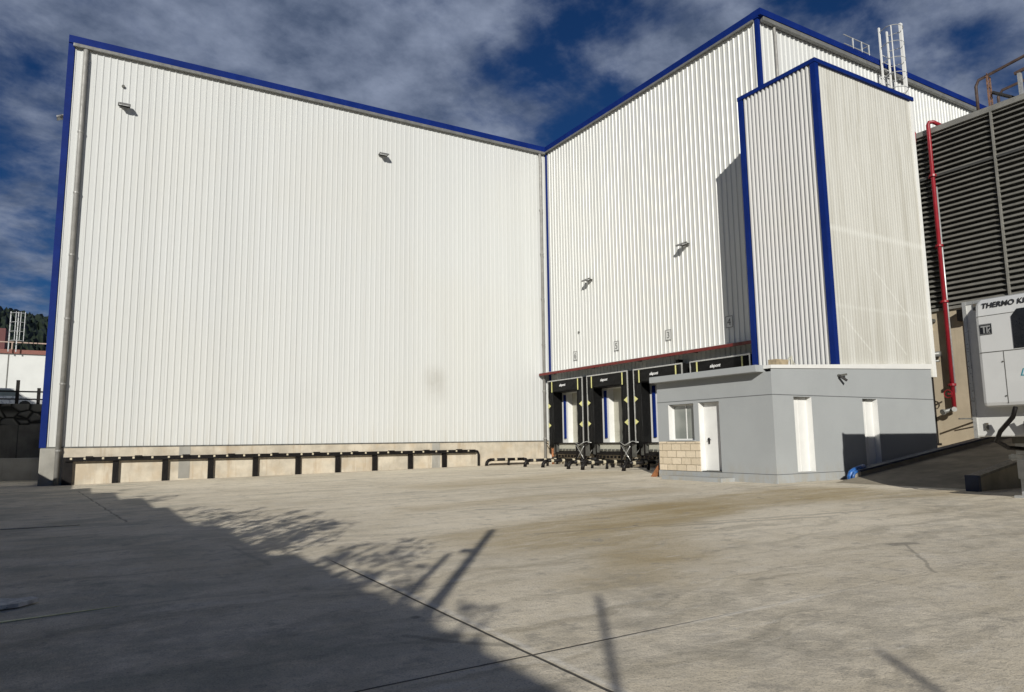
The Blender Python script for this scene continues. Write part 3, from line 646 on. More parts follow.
for z in (.45, .85): m.tube([(26.0, YO+.15, H+z), (27.75, YO+.15, H+z)], .022, 6); m.tube([(27.75, YO+.15, H+z), (27.75, YO+1.6, H+z)], .022, 6)
m.build('rail', m_steel, rg)

ga = empty('roof_gantry', (27.4, 11.5, LT), 'rusty brown tubular gantry frame on the louvred roof', 'gantry')
m = MB(); Xg = 27.25
m.tube([(Xg, 12.36, LT+.02), (Xg, 12.36, 14.0), (Xg, 12.25, 14.2), (Xg, 10.9, 14.38), (Xg, 10.65, 14.42), (Xg, 10.0, 14.38), (Xg, 9.6, 14.38)], .055, 8)
m.tube([(Xg+1.6, 12.36, LT+.02), (Xg+1.6, 12.36, 14.0), (Xg+1.6, 12.2, 14.2), (Xg+1.6, 9.6, 14.4)], .055, 8)
m.build('top_rail', m_brown, ga, smooth=True)
m = MB()
for dx in (-.10, .10): m.bar((Xg+dx, 11.93, LT+.02), (Xg+dx, 11.93, 14.2), .05)
for k in range(7): s_ = 1 if k % 2 else -1; m.bar((Xg-.1*s_, 11.93, LT+.1+k*.19), (Xg+.1*s_, 11.93, LT+.1+(k+1)*.19), .03)
m.build('lattice_post', m_rust, ga)
m = MB(); m.bar((Xg, 10.95, LT+.02), (Xg, 10.95, 13.85), .14, .10); m.build('post', m_alu, ga)
m = MB(); m.bar((Xg, 11.1, 13.9), (Xg, 9.6, 14.1), .08, .10); m.build('cross_bar', m_brown, ga)
m = MB(); m.bar((Xg, 11.85, 13.55), (Xg+.3, 11.2, 13.10), .16, .07); m.build('brace', m_blacksteel, ga, split=True)

# ------------------------------------------------------------------ ramp with its two parapets
rm = MB(); x0, x1 = 16.7, 27.0; yb, ya = 8.3, 11.8
zr = lambda x: .206 + .118*(x-x0)
n_ = 8
for i in range(n_):
    a, b = x0+(x1-x0)*i/n_, x0+(x1-x0)*(i+1)/n_
    rm.quad((a, yb, zr(a)+.004), (b, yb, zr(b)+.004), (b, ya, zr(b)+.004), (a, ya, zr(a)+.004))
rm.quad((x0, yb, .2), (x1, yb, .2), (x1, yb, zr(x1)), (x0, yb, .206))
tag(rm.build('ramp', concrete('brown_worn_ramp', (.24, .21, .16), .35, .9, .4, dark=(.10, .085, .06))), 'worn brown concrete ramp climbing beside the grey hut', 'ramp', kind='structure')
def parapet(name, label, y, w, xs0, zt0, k, xe):
    e = empty(name, (xs0, y, .2), label, 'parapet', 'ramp parapets')
    m = MB(); m.prism([(xs0, y, .1), (xe, y, .1), (xe, y, zt0+k*(xe-xs0)-.05), (xs0, y, zt0-.05)], (0, w, 0)); m.build('wall', m_dkconc if name == 'x' else concrete('parapet_concrete', (.22, .20, .16), .3, 1.2, .4), e)
    m = MB(); m.prism([(xs0-.02, y-.03, zt0-.05), (xe, y-.03, zt0+k*(xe-xs0)-.05), (xe, y-.03, zt0+k*(xe-xs0)), (xs0-.02, y-.03, zt0)], (0, w+.06, 0)); m.build('coping', m_darkblue if y > 10 else m_dksteel, e)
    return e
pp = parapet('ramp_parapet', 'long low ramp parapet with dark coping in front of the hut', 11.8, .22, 17.8, .50, .122, 27.0)
m = MB(); m.box(17.70, 17.8, 11.79, 12.03, .15, .46); m.build('end_block', m_plinth, pp)
pq = parapet('ramp_parapet', 'short low parapet with navy end face beside the trailer', 8.08, .22, 16.25, .54, .15, 21.0)
m = MB(); m.box(16.15, 16.25, 8.05, 8.32, .15, .545); m.build('end_face', m_darkblue, pq)
bt = empty('plastic_guard', (17.5, 11.95, .2), 'bright blue plastic hose guard bent over the parapet end by the hut', 'plastic guard')
m = MB(); m.tube([(17.62, 12.0, .20), (17.60, 11.99, .33), (17.64, 11.97, .43), (17.75, 11.95, .49), (17.95, 11.93, .54), (18.15, 11.92, .57)], .07, 12); m.build('sleeve', m_bluetarp, bt, smooth=True)
m = MB(); m.tube([(17.55, 11.85, .20), (17.55, 11.85, .36), (17.62, 11.84, .44), (17.8, 11.83, .48)], .04, 10); m.build('fold', m_bluetarp, bt, smooth=True)

# ------------------------------------------------------------------ refrigerated trailer
tr = empty('refrigerated_trailer', (14.25, 5.8, .18), 'white refrigerated trailer seen from the front with its cooling unit', 'trailer')
fx, yA, yB, zA, zB = 14.50, 4.64, 7.20, 1.35, 3.93
m = MB(); m.box(fx, 26.2, yA, yB, zA, zB); m.build('body', m_trailer, tr, bevel=.03)
m = MB(); m.box(fx-.02, fx+.06, yB-.055, yB+.012, zA-.02, zB+.012); m.box(fx-.02, fx+.06, yA-.012, yA+.055, zA-.02, zB+.012); m.box(fx-.015, fx+.06, yA+.055, yB-.055, zB-.05, zB+.012); m.build('edge_rail', m_alu, tr)
ux0, ux1 = fx-.33, fx-.02; uyA, uyB, uz0, uz1 = 5.0, 6.86, 1.88, 3.90
m = MB(); m.prism([(ux0, uyA, uz0+.02), (ux0, uyA, uz1-.32), (ux0+.04, uyA, uz1-.10), (ux0+.16, uyA, uz1), (ux1, uyA, uz1), (ux1, uyA, uz0+.18), (ux0+.14, uyA, uz0)], (0, uyB-uyA, 0))
un = m.build('cooling_unit', m_unit, tr, bevel=.13)
m = MB(); xg = ux0-.004
m.prism([(xg-.01, 6.24, 2.92), (xg-.01, 6.24, 3.50), (xg-.01, 6.14, 3.62), (xg-.01, 5.50, 3.62), (xg-.01, 5.40, 3.50), (xg-.01, 5.40, 2.92)], (.02, 0, 0))
gr = m.build('grille', m_grille, un)
m = MB()
for k in range(6): m.box(xg-.02, xg-.01, 5.46, 6.10, 2.98+k*.085, 3.035+k*.085)
m.build('grille_bar', m_grille, gr)
m = MB(); m.box(xg, xg+.008, uyA+.05, uyB-.05, 2.885, 2.90); m.box(xg, xg+.008, 6.42, 6.432, 1.95, 2.885); m.box(xg, xg+.008, 5.30, 5.312, 1.95, 2.885); m.box(xg, xg+.01, uyA+.05, uyB-.05, 3.565, 3.575); m.build('panel_seam', m_dksteel, un, split=True)
m = MB(); m.box(xg-.006, xg+.004, 6.58, 6.78, 3.22, 3.42); lg = m.build('square_badge', m_grille, un)
m = MB(); x_ = xg-.012
m.box(x_, x_+.005, 6.60, 6.76, 3.36, 3.385); m.box(x_, x_+.005, 6.695, 6.72, 3.25, 3.36); m.box(x_, x_+.005, 6.645, 6.665, 3.25, 3.36); m.prism([(x_, 6.645, 3.30), (x_, 6.60, 3.345), (x_, 6.60, 3.315), (x_, 6.63, 3.28), (x_, 6.60, 3.25), (x_, 6.625, 3.25)], (.005, 0, 0))
m.box(x_, x_+.005, 6.585, 6.775, 3.405, 3.412); m.box(x_, x_+.005, 6.585, 6.775, 3.228, 3.235)
m.build('badge_mark', m_alu, lg)
m = MB()
for y, z in ((6.45, 2.70), (6.45, 2.08), (5.27, 2.70), (5.27, 2.08)): m.tube([(xg-.01, y, z), (xg+.01, y, z)], .014, 8)
m.build('latch', m_dksteel, un, split=True)
text_mesh('lettering', 'THERMO KING', .135, .003, (ux0+.012, 6.73, 3.715), (0, -1, 0), (.12, 0, 1), m_textblk, un, shear=.15, spacing=1.02, bold=.003)
text_mesh('script_lettering', 'Legend', .19, .002, (xg, 6.20, 2.42), (0, -1, 0), (0, 0, 1), m_teal, un, shear=.35)
m = MB(); m.box(15.0, 26.0, 5.15, 5.25, 1.0, 1.348); m.box(15.0, 26.0, 6.40, 6.50, 1.0, 1.348)
for x in (15.3, 18, 21, 24): m.box(x, x+.08, 4.7, 6.95, 1.22, 1.345)
m.build('chassis', m_dksteel, tr)
m = MB()
for y in (4.75, 6.78):
    m = MB(); m.box(15.36, 15.52, y, y+.15, .55, 1.26); m.box(15.39, 15.49, y+.02, y+.13, .24, .55); m.box(15.26, 15.62, y-.06, y+.21, .185, .24); m.tube([(15.44, y+.15, .95), (15.44, y+.26, .95)], .07, 10); m.build('landing_leg', m_steel, tr)
m = MB(); m.bar((15.44, 4.9, .9), (15.44, 6.8, .9), .06); m.bar((15.44, 6.8, 1.2), (15.9, 6.5, 1.0), .05); m.build('leg_brace', m_dksteel, tr)
m = MB(); m.tube([(14.0, 6.25, 1.86), (14.1, 6.35, 1.7), (14.15, 6.6, 1.45), (14.3, 6.75, 1.28), (14.7, 6.75, 1.15), (15.3, 6.6, 1.1)], .04, 8); m.tube([(14.1, 6.0, 1.84), (14.15, 5.9, 1.5), (14.4, 5.9, 1.2), (15.2, 5.9, 1.1)], .03, 8); m.build('hose', m_blacksteel, tr, smooth=True, split=True)
m = MB(); m.box(fx-.16, fx-.03, 5.2, 6.3, 1.42, 1.62); m.box(14.6, 15.1, 5.3, 6.3, 1.05, 1.32); m.box(14.35, 14.9, 5.5, 6.6, .95, 1.03); m.build('coupling_plate', m_dksteel, tr, split=True)
m = MB(); 
for y, z in ((6.95, 3.75), (6.95, 1.48)): m.box(fx-.03, fx-.001, y, y+.06, z, z+.13)
m.build('marker_lamp', m_dksteel, tr, split=True)
for x in (20.6, 21.9, 23.2):
    for y in (4.6, 6.72):
        m = MB(); m.tube([(x, y, .68), (x, y+.32, .68)], .5, 20); w = m.build('wheel', m_rubber, tr)
        m = MB(); m.tube([(x, y-.01, .68), (x, y+.33, .68)], .28, 16); m.build('rim', m_steel, w)

# ------------------------------------------------------------------ dock shelters (local: x into the wall, y along it, z up)
def make_shelter():
    root = empty('dock_shelter', (XC, 0, 0), 'x', 'dock shelter', 'black dock shelters along the canopy')
    w, zt, zb, f = 1.45, 4.30, 1.12, -.70
    m = LB(); m.box(f, -.02, w-.03, w, zb, zt); m.box(f, -.02, -w, -w+.03, zb, zt); m.box(f, -.02, -w+.03, w-.03, zt-.03, zt); m.build('side_board', m_black, root, split=True)
    m = LB(); m.box(f-.035, f, w-.045, w+.008, zb, zt+.01); m.box(f-.035, f, -w-.008, -w+.045, zb, zt+.01); m.box(f-.035, f, -w+.045, w-.045, zt-.04, zt+.01); m.build('edge_profile', m_alu, root)
    # creased curtains
    rnd = random.Random(3)
    def curtain(y0, y1, z0, z1, name, axis, ragged=0):
        m = LB(); nu, nv = 10, 14; n = 0; g_ = []
        for j in range(nv+1):
            row = []
            for i in range(nu+1):
                u, v = i/nu, j/nv; y = y0+(y1-y0)*u; z = z0+(z1-z0)*v
                if j == 0: z += ragged*rnd.uniform(-1, 1)*.06 - ragged*.10*math.sin(u*math.pi)
                x = f-.01 + .018*math.sin(u*9+v*5) * math.sin(v*3.1+u*2) + .012*rnd.uniform(-1, 1)
                if axis: x += .10*(1-v)*0
                row.append(len(m.v)); m.v.append(Vector((x, y, z)))
            g_.append(row)
        for j in range(nv):
            for i in range(nu): m.f.append((g_[j][i], g_[j][i+1], g_[j+1][i+1], g_[j+1][i]))
        o = m.build(name, m_black, root, smooth=True); md = o.modifiers.new('t', 'SOLIDIFY'); md.thickness = .012
        return o
    hc = curtain(-w+.045, w-.045, 3.74, zt-.04, 'header_curtain', 0)
    lc = curtain(w-.46, w-.045, zb, 3.74, 'side_curtain', 1, 1); rc = curtain(-w+.045, -w+.46, zb, 3.74, 'side_curtain', 1, 1)
    # inner foam side pads
    m = LB(); m.box(f+.05, -.03, w-.22, w-.04, zb+.06, 3.9); m.box(f+.05, -.03, -w+.04, -w+.22, zb+.06, 3.9); m.box(f+.05, -.03, -w+.22, w-.22, 3.72, 4.2); m.build('foam_pad', m_black, root, split=True)
    m = LB()
    for y in (-w+.32, w-.40): m.box(f-.045, f-.032, y, y+.06, 3.72, zt-.05)
    m.build('yellow_bar', m_yellow, hc, split=True)
    for sgn, cu in ((1, lc), (-1, rc)):
        m = LB()
        for z in (2.1, 3.05): m.prism([(f-.045, sgn*(w-.05), z-.13), (f-.045, sgn*(w-.05), z+.13), (f-.045, sgn*(w-.27), z)], (.012, 0, 0))
        m.build('yellow_arrow', m_yellow, cu, split=True)
    mat_world[0] = False
    text_mesh('print', 'alapont', .17, .002, (f-.045, .42, 3.98), (0, -1, 0), (0, 0, 1), m_whitetext, hc, shear=.3, bold=.004)
    mat_world[0] = True
    return root
shelter = make_shelter()
SL = ['black dock shelter nearest the inner corner of the warehouse', 'black dock shelter second from the inner corner, wholly in view', 'black dock shelter half hidden behind the left edge of the grey hut', 'black dock shelter whose header alone shows above the hut eaves, beside the tower']
for i, c in enumerate(DOCKS):
    s_ = shelter if i == 0 else copy_tree(shelter)
    s_.location = (XC, c, 0); s_['label'] = SL[i]

# dock levellers
def make_leveller():
    root = empty('dock_leveller', (XC, 0, .2), 'x', 'dock leveller', 'dock levellers under the shelters')
    root_z = .2
    m = LB(); m.box(-.55, -.03, -.95, .95, .52, .60); m.box(-.60, -.55, -1.02, 1.02, .50, .60); m.build('platform', m_blacksteel, root)
    m = LB(); m.box(-.48, -.04, -.9, .9, .66, 1.0); m.build('lip_plate', m_offwhite, root)
    m = LB(); m.box(-.52, -.485, -.9, .9, .60, .65)
    for k in range(7): y = -.78+k*.26; m.box(-.60, -.52, y-.04, y+.04, .36, .47)
    m.build('lip_teeth', m_blacksteel, root, split=True)
    m = LB()
    for k in range(6): y = -.72+k*.27; m.box(-.56, -.505, y, y+.16, .70, .76)
    m.build('lip_stop', m_dksteel, root, split=True)
    for s in (-1, 1):
        m = LB(); ya_, yb_ = (1.02, 1.30) if s > 0 else (-1.30, -1.02)
        m.box(-.62, -.57, ya_, yb_, .98, 1.02); m.box(-.62, -.57, ya_, yb_, .48, .52); m.box(-.62, -.57, ya_, ya_+.04, .52, .98); m.box(-.62, -.57, yb_-.04, yb_, .52, .98)
        fr = m.build('bumper_frame', m_blacksteel, root)
        m = LB(); m.box(-.60, -.03, ya_+.04, yb_-.04, .52, .98); m.build('bumper_pad', m_dksteel, fr)
        m = LB(); m.box(-.58, -.50, s*1.02-.04, s*1.02+.04, 0, .48); m.box(-.64, -.44, s*1.02-.1, s*1.02+.1, -.01, .02); m.build('leg', m_blacksteel, root)
        m = LB(); m.tube([(-.68, s*1.18, .30), (-.5, s*1.18, .30)], .08, 10); m.tube([(-.5, s*1.18, .30), (-.03, s*1.18, .30)], .03, 8); m.build('stop_buffer', m_rubber, root)
    m = LB(); m.box(-.58, -.52, -1.5, 1.5, 1.0, 1.05); m.build('top_rail', m_blacksteel, root)
    return root
lev = make_leveller()
LL = ['black steel dock leveller under the shelter nearest the inner corner', 'black steel dock leveller under the second shelter from the corner', 'black steel dock leveller partly hidden behind the left side of the hut']
for i, c in enumerate(DOCKS[:3]):
    s_ = lev if i == 0 else copy_tree(lev)
    s_.location = (XC, c, .2); s_['label'] = LL[i]

# steel stands between docks
def stand(loc, label, flip=1):
    e = empty('steel_stand', loc, label, 'steel stand', 'steel stands between the docks')
    for k, (dx, dy) in enumerate(((0, -.36), (0, .36), (-.55, -.30), (-.55, .30))):
        m = LB(); m.box(dx-.035, dx+.035, dy-.035, dy+.035, 0, 1.05); m.build('post', m_blacksteel, e)
    m = LB(); m.bar((0, -.36, 1.02), (0, .36, 1.02), .05); m.bar((-.55, -.30, 1.02), (-.55, .30, 1.02), .05); m.bar((0, -.36, 1.0), (-.55, -.30, 1.0), .05); m.bar((0, .36, 1.0), (-.55, .30, 1.0), .05)
    m.bar((0, -.36, .35), (0, .36, .35), .03); m.bar((-.55, -.30, .55), (-.55, .30, .55), .03); m.build('frame_bar', m_blacksteel, e, split=True)
    m = LB()
    m.tube([(-.58, -.3, .9), (-.58, .3, .25)], .014, 6); m.tube([(-.58, .3, .95), (-.58, -.3, .3)], .014, 6); m.tube([(-.6, -.35*flip, 1.08), (-.62, 0, .93), (-.6, .35*flip, 1.06)], .02, 6); m.tube([(-.03, -.4, .9), (-.03, .4, .2)], .014, 6)
    m.tube([(-.3, -.5, 1.05), (-.35, -.2, 1.1), (-.4, .2, 1.0), (-.3, .55, 1.05)], .018, 6)
    m.build('tie_cable', m_alu, e, smooth=True, split=True)
    m = LB(); m.box(-.32, -.26, -.32, .32, .45, .98); m.build('mesh_panel', m_dksteel, e)
    return e
stand((20.0, 26.62, .2), 'black steel stand with crossed cables between the first two docks')
stand((20.0, 23.4, .2), 'black steel stand left of the half hidden third dock', -1)
# wheel guides
def make_guide(n_leg=3):
    e = empty('wheel_guide', (0, 0, .2), 'x', 'wheel guide', 'low black wheel guides before the docks')
    m = LB(); m.tube([(0, 0, 0), (.03, 0, .16), (.12, 0, .25), (.26, 0, .28)], .078, 12); m.tube([(.26, 0, .28), (2.05, 0, .28)], .07, 12); m.tube([(2.05, 0, .28), (2.2, 0, .25), (2.28, 0, .16), (2.3, 0, 0)], .078, 12); m.build('tube', m_blacksteel, e, smooth=True)
    m = LB()
    for x in (.42, 1.0, 1.55): m.tube([(x, 0, .28), (x+.13, 0, .28)], .074, 12)
    m.build('pale_band', m_cream, e, split=True)
    for x in (1.25,):
        m = LB(); m.tube([(x, 0, .28), (x-.03, 0, .12), (x-.04, 0, 0)], .06, 10); m.build('leg', m_blacksteel, e, smooth=True)
    return e
gd = make_guide()
for i, (x, y, lab) in enumerate(((16.4, 30.0, 'leftmost black wheel guide, along the cream plinth of the main wall'), (17.0, 27.5, 'black wheel guide just right of the leftmost one, below the thin downpipe'), (17.1, 26.2, 'black wheel guide in front of the leftmost dock shelter'), (16.9, 24.0, 'black wheel guide in front of the gap between the two leftmost docks'),
                                  (16.8, 22.9, 'black wheel guide in front of the second dock shelter'), (17.3, 21.0, 'rightmost black wheel guide, ending near the rusty post by the hut'))):
    s_ = gd if i == 0 else copy_tree(gd)
    s_.location = (x, y, gz(x, 0)); s_['label'] = lab

# rusty post with orange foot, rusty pipe with hose
rpst = empty('rusty_post', (15.75, 17.42, .2), 'rusty steel post with orange triangular foot at the left corner of the hut', 'post')
m = MB(); m.box(15.70, 15.80, 17.18, 17.27, .15, 1.28); m.build('upright', m_rust, rpst)
m = MB(); m.prism([(15.72, 17.27, .19), (15.72, 17.50, .19), (15.72, 17.48, .30), (15.72, 17.33, .65), (15.72, 17.27, .9)], (.06, 0, 0)); m.prism([(15.5, 17.25, .19), (15.5, 17.5, .19), (15.69, 17.36, .55), (15.69, 17.28, .62)], (.04, 0, 0)); m.build('gusset', m_orange, rpst, split=True)
hs = empty('rusty_stub_pipe', (20.1, 29.85, .2), 'orange rusty stub pipe with a black hose arching to the downpipe', 'pipe')
m = MB(); m.tube([(19.9, 29.55, .2), (19.9, 29.55, 1.0)], .07, 10); m.build('stub', m_orange, hs, smooth=True)
m = MB(); m.tube([(19.95, 29.55, .9), (19.97, 29.75, 1.0), (20.0, 30.0, 1.15), (20.05, 30.3, 1.24), (20.06, 30.42, 1.26)], .022, 8); m.build('hose', m_blacksteel, hs, smooth=True, split=True)

# ------------------------------------------------------------------ guard rail along the main wall
gr_ = empty('guard_rail', (-.5, 30.3, 0), 'long black steel guard rail with posts along the cream plinth', 'guard rail')
ry, rz = 30.42, .915
m = MB(); m.box(-.60, 16.02, ry-.05, ry+.03, rz-.085, rz+.07); m.tube([(16.02, ry-.01, rz), (16.14, ry-.01, rz-.02), (16.2, ry-.01, rz-.12), (16.2, ry-.01, .2)], .055, 10); m.build('rail', m_blacksteel, gr_, bevel=.01)
posts = [-.50, 1.02, 2.68, 4.30, 5.99, 7.70, 9.39, 11.05, 12.74, 14.44]
for i, x in enumerate(posts):
    w = .16 if i == 0 else .10
    m = MB(); m.box(x-w, x+w, ry+.03, ry+.16, -.05, rz+.07); m.build('post', m_blacksteel, gr_)
m = MB(); m2 = MB()
for i in range(len(posts)):
    a = posts[i]; b = posts[i+1] if i+1 < len(posts) else 16.1
    for f in (.06, .34, .72): x = a+(b-a)*f; m.box(x-.035, x+.035, ry-.065, ry-.052, rz-.02, rz+.055)
    x = (a+b)/2-.1; m2.box(x-.12, x+.12, ry-.10, ry+.10, rz+.01, rz+.10)
m.build('reflector', m_cream, gr_, split=True); m2.build('rail_joint', m_blacksteel, gr_, split=True)

# ------------------------------------------------------------------ floodlights and camera
def flood(loc, nrm, label):
    """bracket out of the wall with a tilted flat housing"""
    e = empty('floodlight', loc, label, 'floodlight', 'floodlights on the white sheet walls')
    nx, ny = nrm; t = Vector((-ny, nx, 0)); n_v = Vector((nx, ny, 0)); u = Vector((0, 0, 1))
    P = lambda a, b, c: tuple(t*a+n_v*b+u*c)
    m = LB(); m.prism([P(-.19, .16, .10), P(-.19, .42, -.02), P(-.19, .40, -.09), P(-.19, .14, .03)], t*.38); m.build('housing', m_lamp, e, bevel=.01)
    m = LB(); m.bar(P(-.20, .04, 0), P(-.20, .28, .02), .03); m.bar(P(.20, .04, 0), P(.20, .28, .02), .03); m.bar(P(-.20, .05, 0), P(.20, .05, 0), .05); m.build('bracket', m_dksteel, e, split=True)
    m = LB(); m.quad(P(-.16, .17, .018), P(.16, .17, .018), P(.16, .385, -.088), P(-.16, .385, -.088)); m.build('lens', m_glass, e)
    return e
flood((.57, Y1-.03, 14.62), (0, -1), 'small grey floodlight high on the main wall near the left downpipe')
flood((11.26, Y1-.03, 14.75), (0, -1), 'small grey floodlight high on the main wall nearer the inner corner')
flood((XC-.03, 26.87, 8.98), (-1, 0), 'lower left grey floodlight on the dock wall above the docks')
flood((XC-.03, 20.44, 9.15), (-1, 0), 'grey floodlight on the dock wall nearer the stair tower')
flood((XL+.12, Y1+.45, 13.9), (-1, 0), 'tiny dark floodlight sticking out past the blue left edge of the wall')
cc = empty('security_camera', (18.4, SY, 3.1), 'small dark security camera under the white coping of the hut', 'camera')
m = MB(); m.tube([(18.25, SY, 3.10), (18.25, SY-.06, 3.10)], .04, 10); m.bar((18.25, SY-.05, 3.10), (18.5, SY-.10, 3.14), .055, .055); m.build('bracket', m_dksteel, cc, split=True)
m = MB(); m.bar((18.22, SY-.07, 3.09), (18.36, SY-.20, 2.95), .07, .06); m.build('housing', m_blacksteel, cc)
# bits on the hut roof
ac = empty('roof_unit', (16.5, 12.9, 3.1), 'small brownish box with pale pipes on the hut roof against the tower', 'box')
m = MB(); m.box(16.6, 17.1, 13.3, 13.6, 3.1, 3.58); m.build('casing', simple('tan_box', (.35, .28, .18), .7, 0, .2, 8), ac, bevel=.01)
m = MB(); m.tube([(17.15, 13.4, 3.15), (17.15, 13.4, 3.5), (17.3, 13.4, 3.66), (17.45, 13.4, 3.5), (17.55, 13.4, 3.2)], .035, 8); m.tube([(17.3, 13.35, 3.15), (17.3, 13.35, 3.7)], .03, 8); m.build('pipe_bend', m_offwhite, ac, smooth=True)
# tiny fixings on the dock wall
m = MB(); m.tube([(XC-.07, 27.9, 6.6), (XC-.03, 27.9, 6.6)], .05, 8); m.build('sensor', m_dksteel, wh)
m = MB(); m.tube([(1.0-.85+.35, Y1-.08, 15.45), (1.0-.85+.35, Y1-.02, 15.45)], .06, 8); m.build('sensor', m_dksteel, wh)

# ------------------------------------------------------------------ foreground debris
bd = MB(); bd.prism([(-1.2, 7.56, .012), (-.42, 7.74, .012), (-.28, 7.90, .012), (-.34, 8.02, .012), (-.45, 7.99, .012), (-.60, 8.10, .012), (-1.3, 7.96, .012)], (0, 0, .035))
tag(bd.build('broken_board', m_wood), 'broken grey board lying on the shaded concrete at the left edge', 'board')
pj = MB(); pj.prism([(-2.6, 7.10, .004), (-.5, 7.19, .004), (.32, 7.31, .004), (.34, 7.325, .004), (-.5, 7.235, .004), (-2.6, 7.15, .004)], (0, 0, .004))  # thin strip paler and yellower than the slab
tag(pj.build('pale_line', simple('pale_yellow', (.92, .86, .50), .8, 0, .15, 5, dirt=(.6, .56, .36))), 'thin pale yellow line on the concrete at the left', 'painted line', kind='structure')

# ------------------------------------------------------------------ background on the far left
kw = MB(); kw.box(-14, -1.50, 36.0, 36.4, -.1, .92); tag(kw.build('low_kerb_wall', m_conc, bevel=.02), 'low grey concrete kerb wall beyond the left corner of the warehouse', 'low wall')
rw = empty('retaining_wall', (-8, 45, 0), 'streaked concrete retaining wall with shade in its dark colour, topped by rubble stone', 'retaining wall')
m = MB(); m.box(-30, -1.36, 45, 46.5, -.1, 2.5)
m.build('concrete_face', m_dkconc, rw)
m = MB()
for k in range(12): m.box(-30+k*2.45, -30+k*2.45+.04, 44.985, 45, 0, 2.5)
m.build('form_joint', m_louvredark, rw, split=True)
m = MB(); m.box(-30, -1.36, 45.1, 47, 2.5, 3.6); m.build('rubble_course', m_rubble, rw)
fr_ = empty('field_fence', (-4, 46, 3.6), 'dark post and rail fence on top of the rubble wall', 'fence')
for x in (-8.6, -7.0, -5.4, -3.25, -2.3, -1.55):
    m = MB(); m.box(x-.08, x+.08, 45.9, 46.05, 3.6, 4.9 if x == -3.25 else 4.5); m.build('post', m_blacksteel, fr_)
m = MB(); m.box(-9, -1.4, 45.84, 45.9, 4.25, 4.33); m.box(-9, -1.4, 45.84, 45.9, 3.85, 3.92); m.build('rail', m_blacksteel, fr_)
tb = MB(); tb.box(-60, -1.3, 46.6, 140, 2.9, 3.5); tag(tb.build('upper_terrace', m_dkconc), 'upper terrace behind the retaining wall', 'terrace', kind='structure')
fb = empty('far_building', (-8, 75, 3.5), 'low white panelled building with red brown roof edge behind the retaining wall', 'building')
m = MB(); m.box(-40, 2, 75, 90, 3.3, 9.4); m.build('wall', m_farwhite, fb)
m = MB()
for k in range(14): m.box(-40+.6+k*3.02, -40+.68+k*3.02, 74.97, 75, 3.5, 9.3)
m.build('panel_seam', m_dksteel, fb, split=True)
m = MB(); m.box(-40.1, 2.1, 74.8, 90, 9.4, 9.75); m.build('roof_edge', simple('red_brown_edge', (.17, .06, .045), .6), fb)
m = MB(); m.box(-40, 2, 74.9, 74.98, 10.35, 10.45)
for k in range(12): m.box(-39+k*3.3, -39+k*3.3+.1, 74.9, 74.98, 9.75, 10.35)
m.build('roof_railing', simple('pale_railing', (.30, .22, .18), .6), fb)
fl = empty('far_caged_ladder', (-6.1, 74.5, 9.7), 'pale caged ladder above the white building at the far left', 'ladder')
m = MB()
for dx in (0, .55): m.box(-6.2+dx, -6.12+dx, 74.3, 74.38, 9.5, 13.0)
m.build('stile', m_steel, fl, split=True)
m = MB()
for z in (10.4, 11.2, 12.0, 12.8): m.tube([(-6.2, 74.3, z)] + [(-5.55+.5*math.cos(a), 73.9-.45*math.sin(a), z) for a in [math.pi*(1-i/8) for i in range(9)]], .03, 6)
for x in (-5.1, -5.4, -5.75): m.box(x, x+.05, 73.5, 73.55, 10.4, 12.9)
m.build('cage', m_steel, fl)
fs = empty('rooftop_chimney', (-8.2, 78, 9.7), 'dark red brown rooftop block at the left picture edge', 'chimney')
m = MB(); m.box(-9.8, -6.75, 78, 80, 9.7, 12.0); m.build('block', simple('dark_red_block', (.10, .03, .03), .7), fs)
# car shape on the terrace, standing in for pale rubble
def car(loc, label):
    e = empty('rubble_stand_in', loc, label, 'car', 'cars on the upper terrace'); 
    m = LB(); m.prism([(-2.1, 0, .35), (2.1, 0, .35), (2.15, 0, .75), (1.3, 0, .90), (.7, 0, 1.40), (-1.0, 0, 1.42), (-1.9, 0, .95), (-2.15, 0, .85)], (0, 1.75, 0)); b = m.build('body', m_farcar, e, bevel=.08)
    m = LB(); m.prism([(1.15, -.01, .92), (.68, -.01, 1.32), (-.92, -.01, 1.34), (-1.55, -.01, .95)], (0, .02, 0)); m.build('side_window', m_glass, b)
    for x in (-1.3, 1.3):
        for y in (0, 1.55): m = LB(); m.tube([(x, y-.02, .33), (x, y+.22, .33)], .33, 16); m.build('wheel', m_rubber, e)
    return e
car((-4.6, 52.5, 3.5), 'pale silver car shape standing in for loose rubble above the stone wall at the far left')
hl = MB(); nx_, ny_ = 420, 60
rnd = random.Random(5)
def hz(u, v):
    az = R(70) + u*R(60); d = 260+v*260
    ridge = 76+7*math.sin(az*7+1.2)+4*math.sin(az*17+.4)+2*math.sin(az*61)
    return Vector((math.cos(az)*d, math.sin(az)*d, -2 + ridge*min(1, v*1.25)**.8 * (1.0 + .9*max(0, u-.45)) + rnd.uniform(-1.8, 1.8)))
gridh = [[None]*(ny_+1) for _ in range(nx_+1)]
for i in range(nx_+1):
    for j in range(ny_+1): gridh[i][j] = len(hl.v); hl.v.append(hz(i/nx_, j/ny_))
for i in range(nx_):
    for j in range(ny_): hl.f.append((gridh[i][j], gridh[i+1][j], gridh[i+1][j+1], gridh[i][j+1]))
tag(hl.build('hill', m_hill), 'dark wooded hill behind the far left buildings', 'hill', kind='structure')

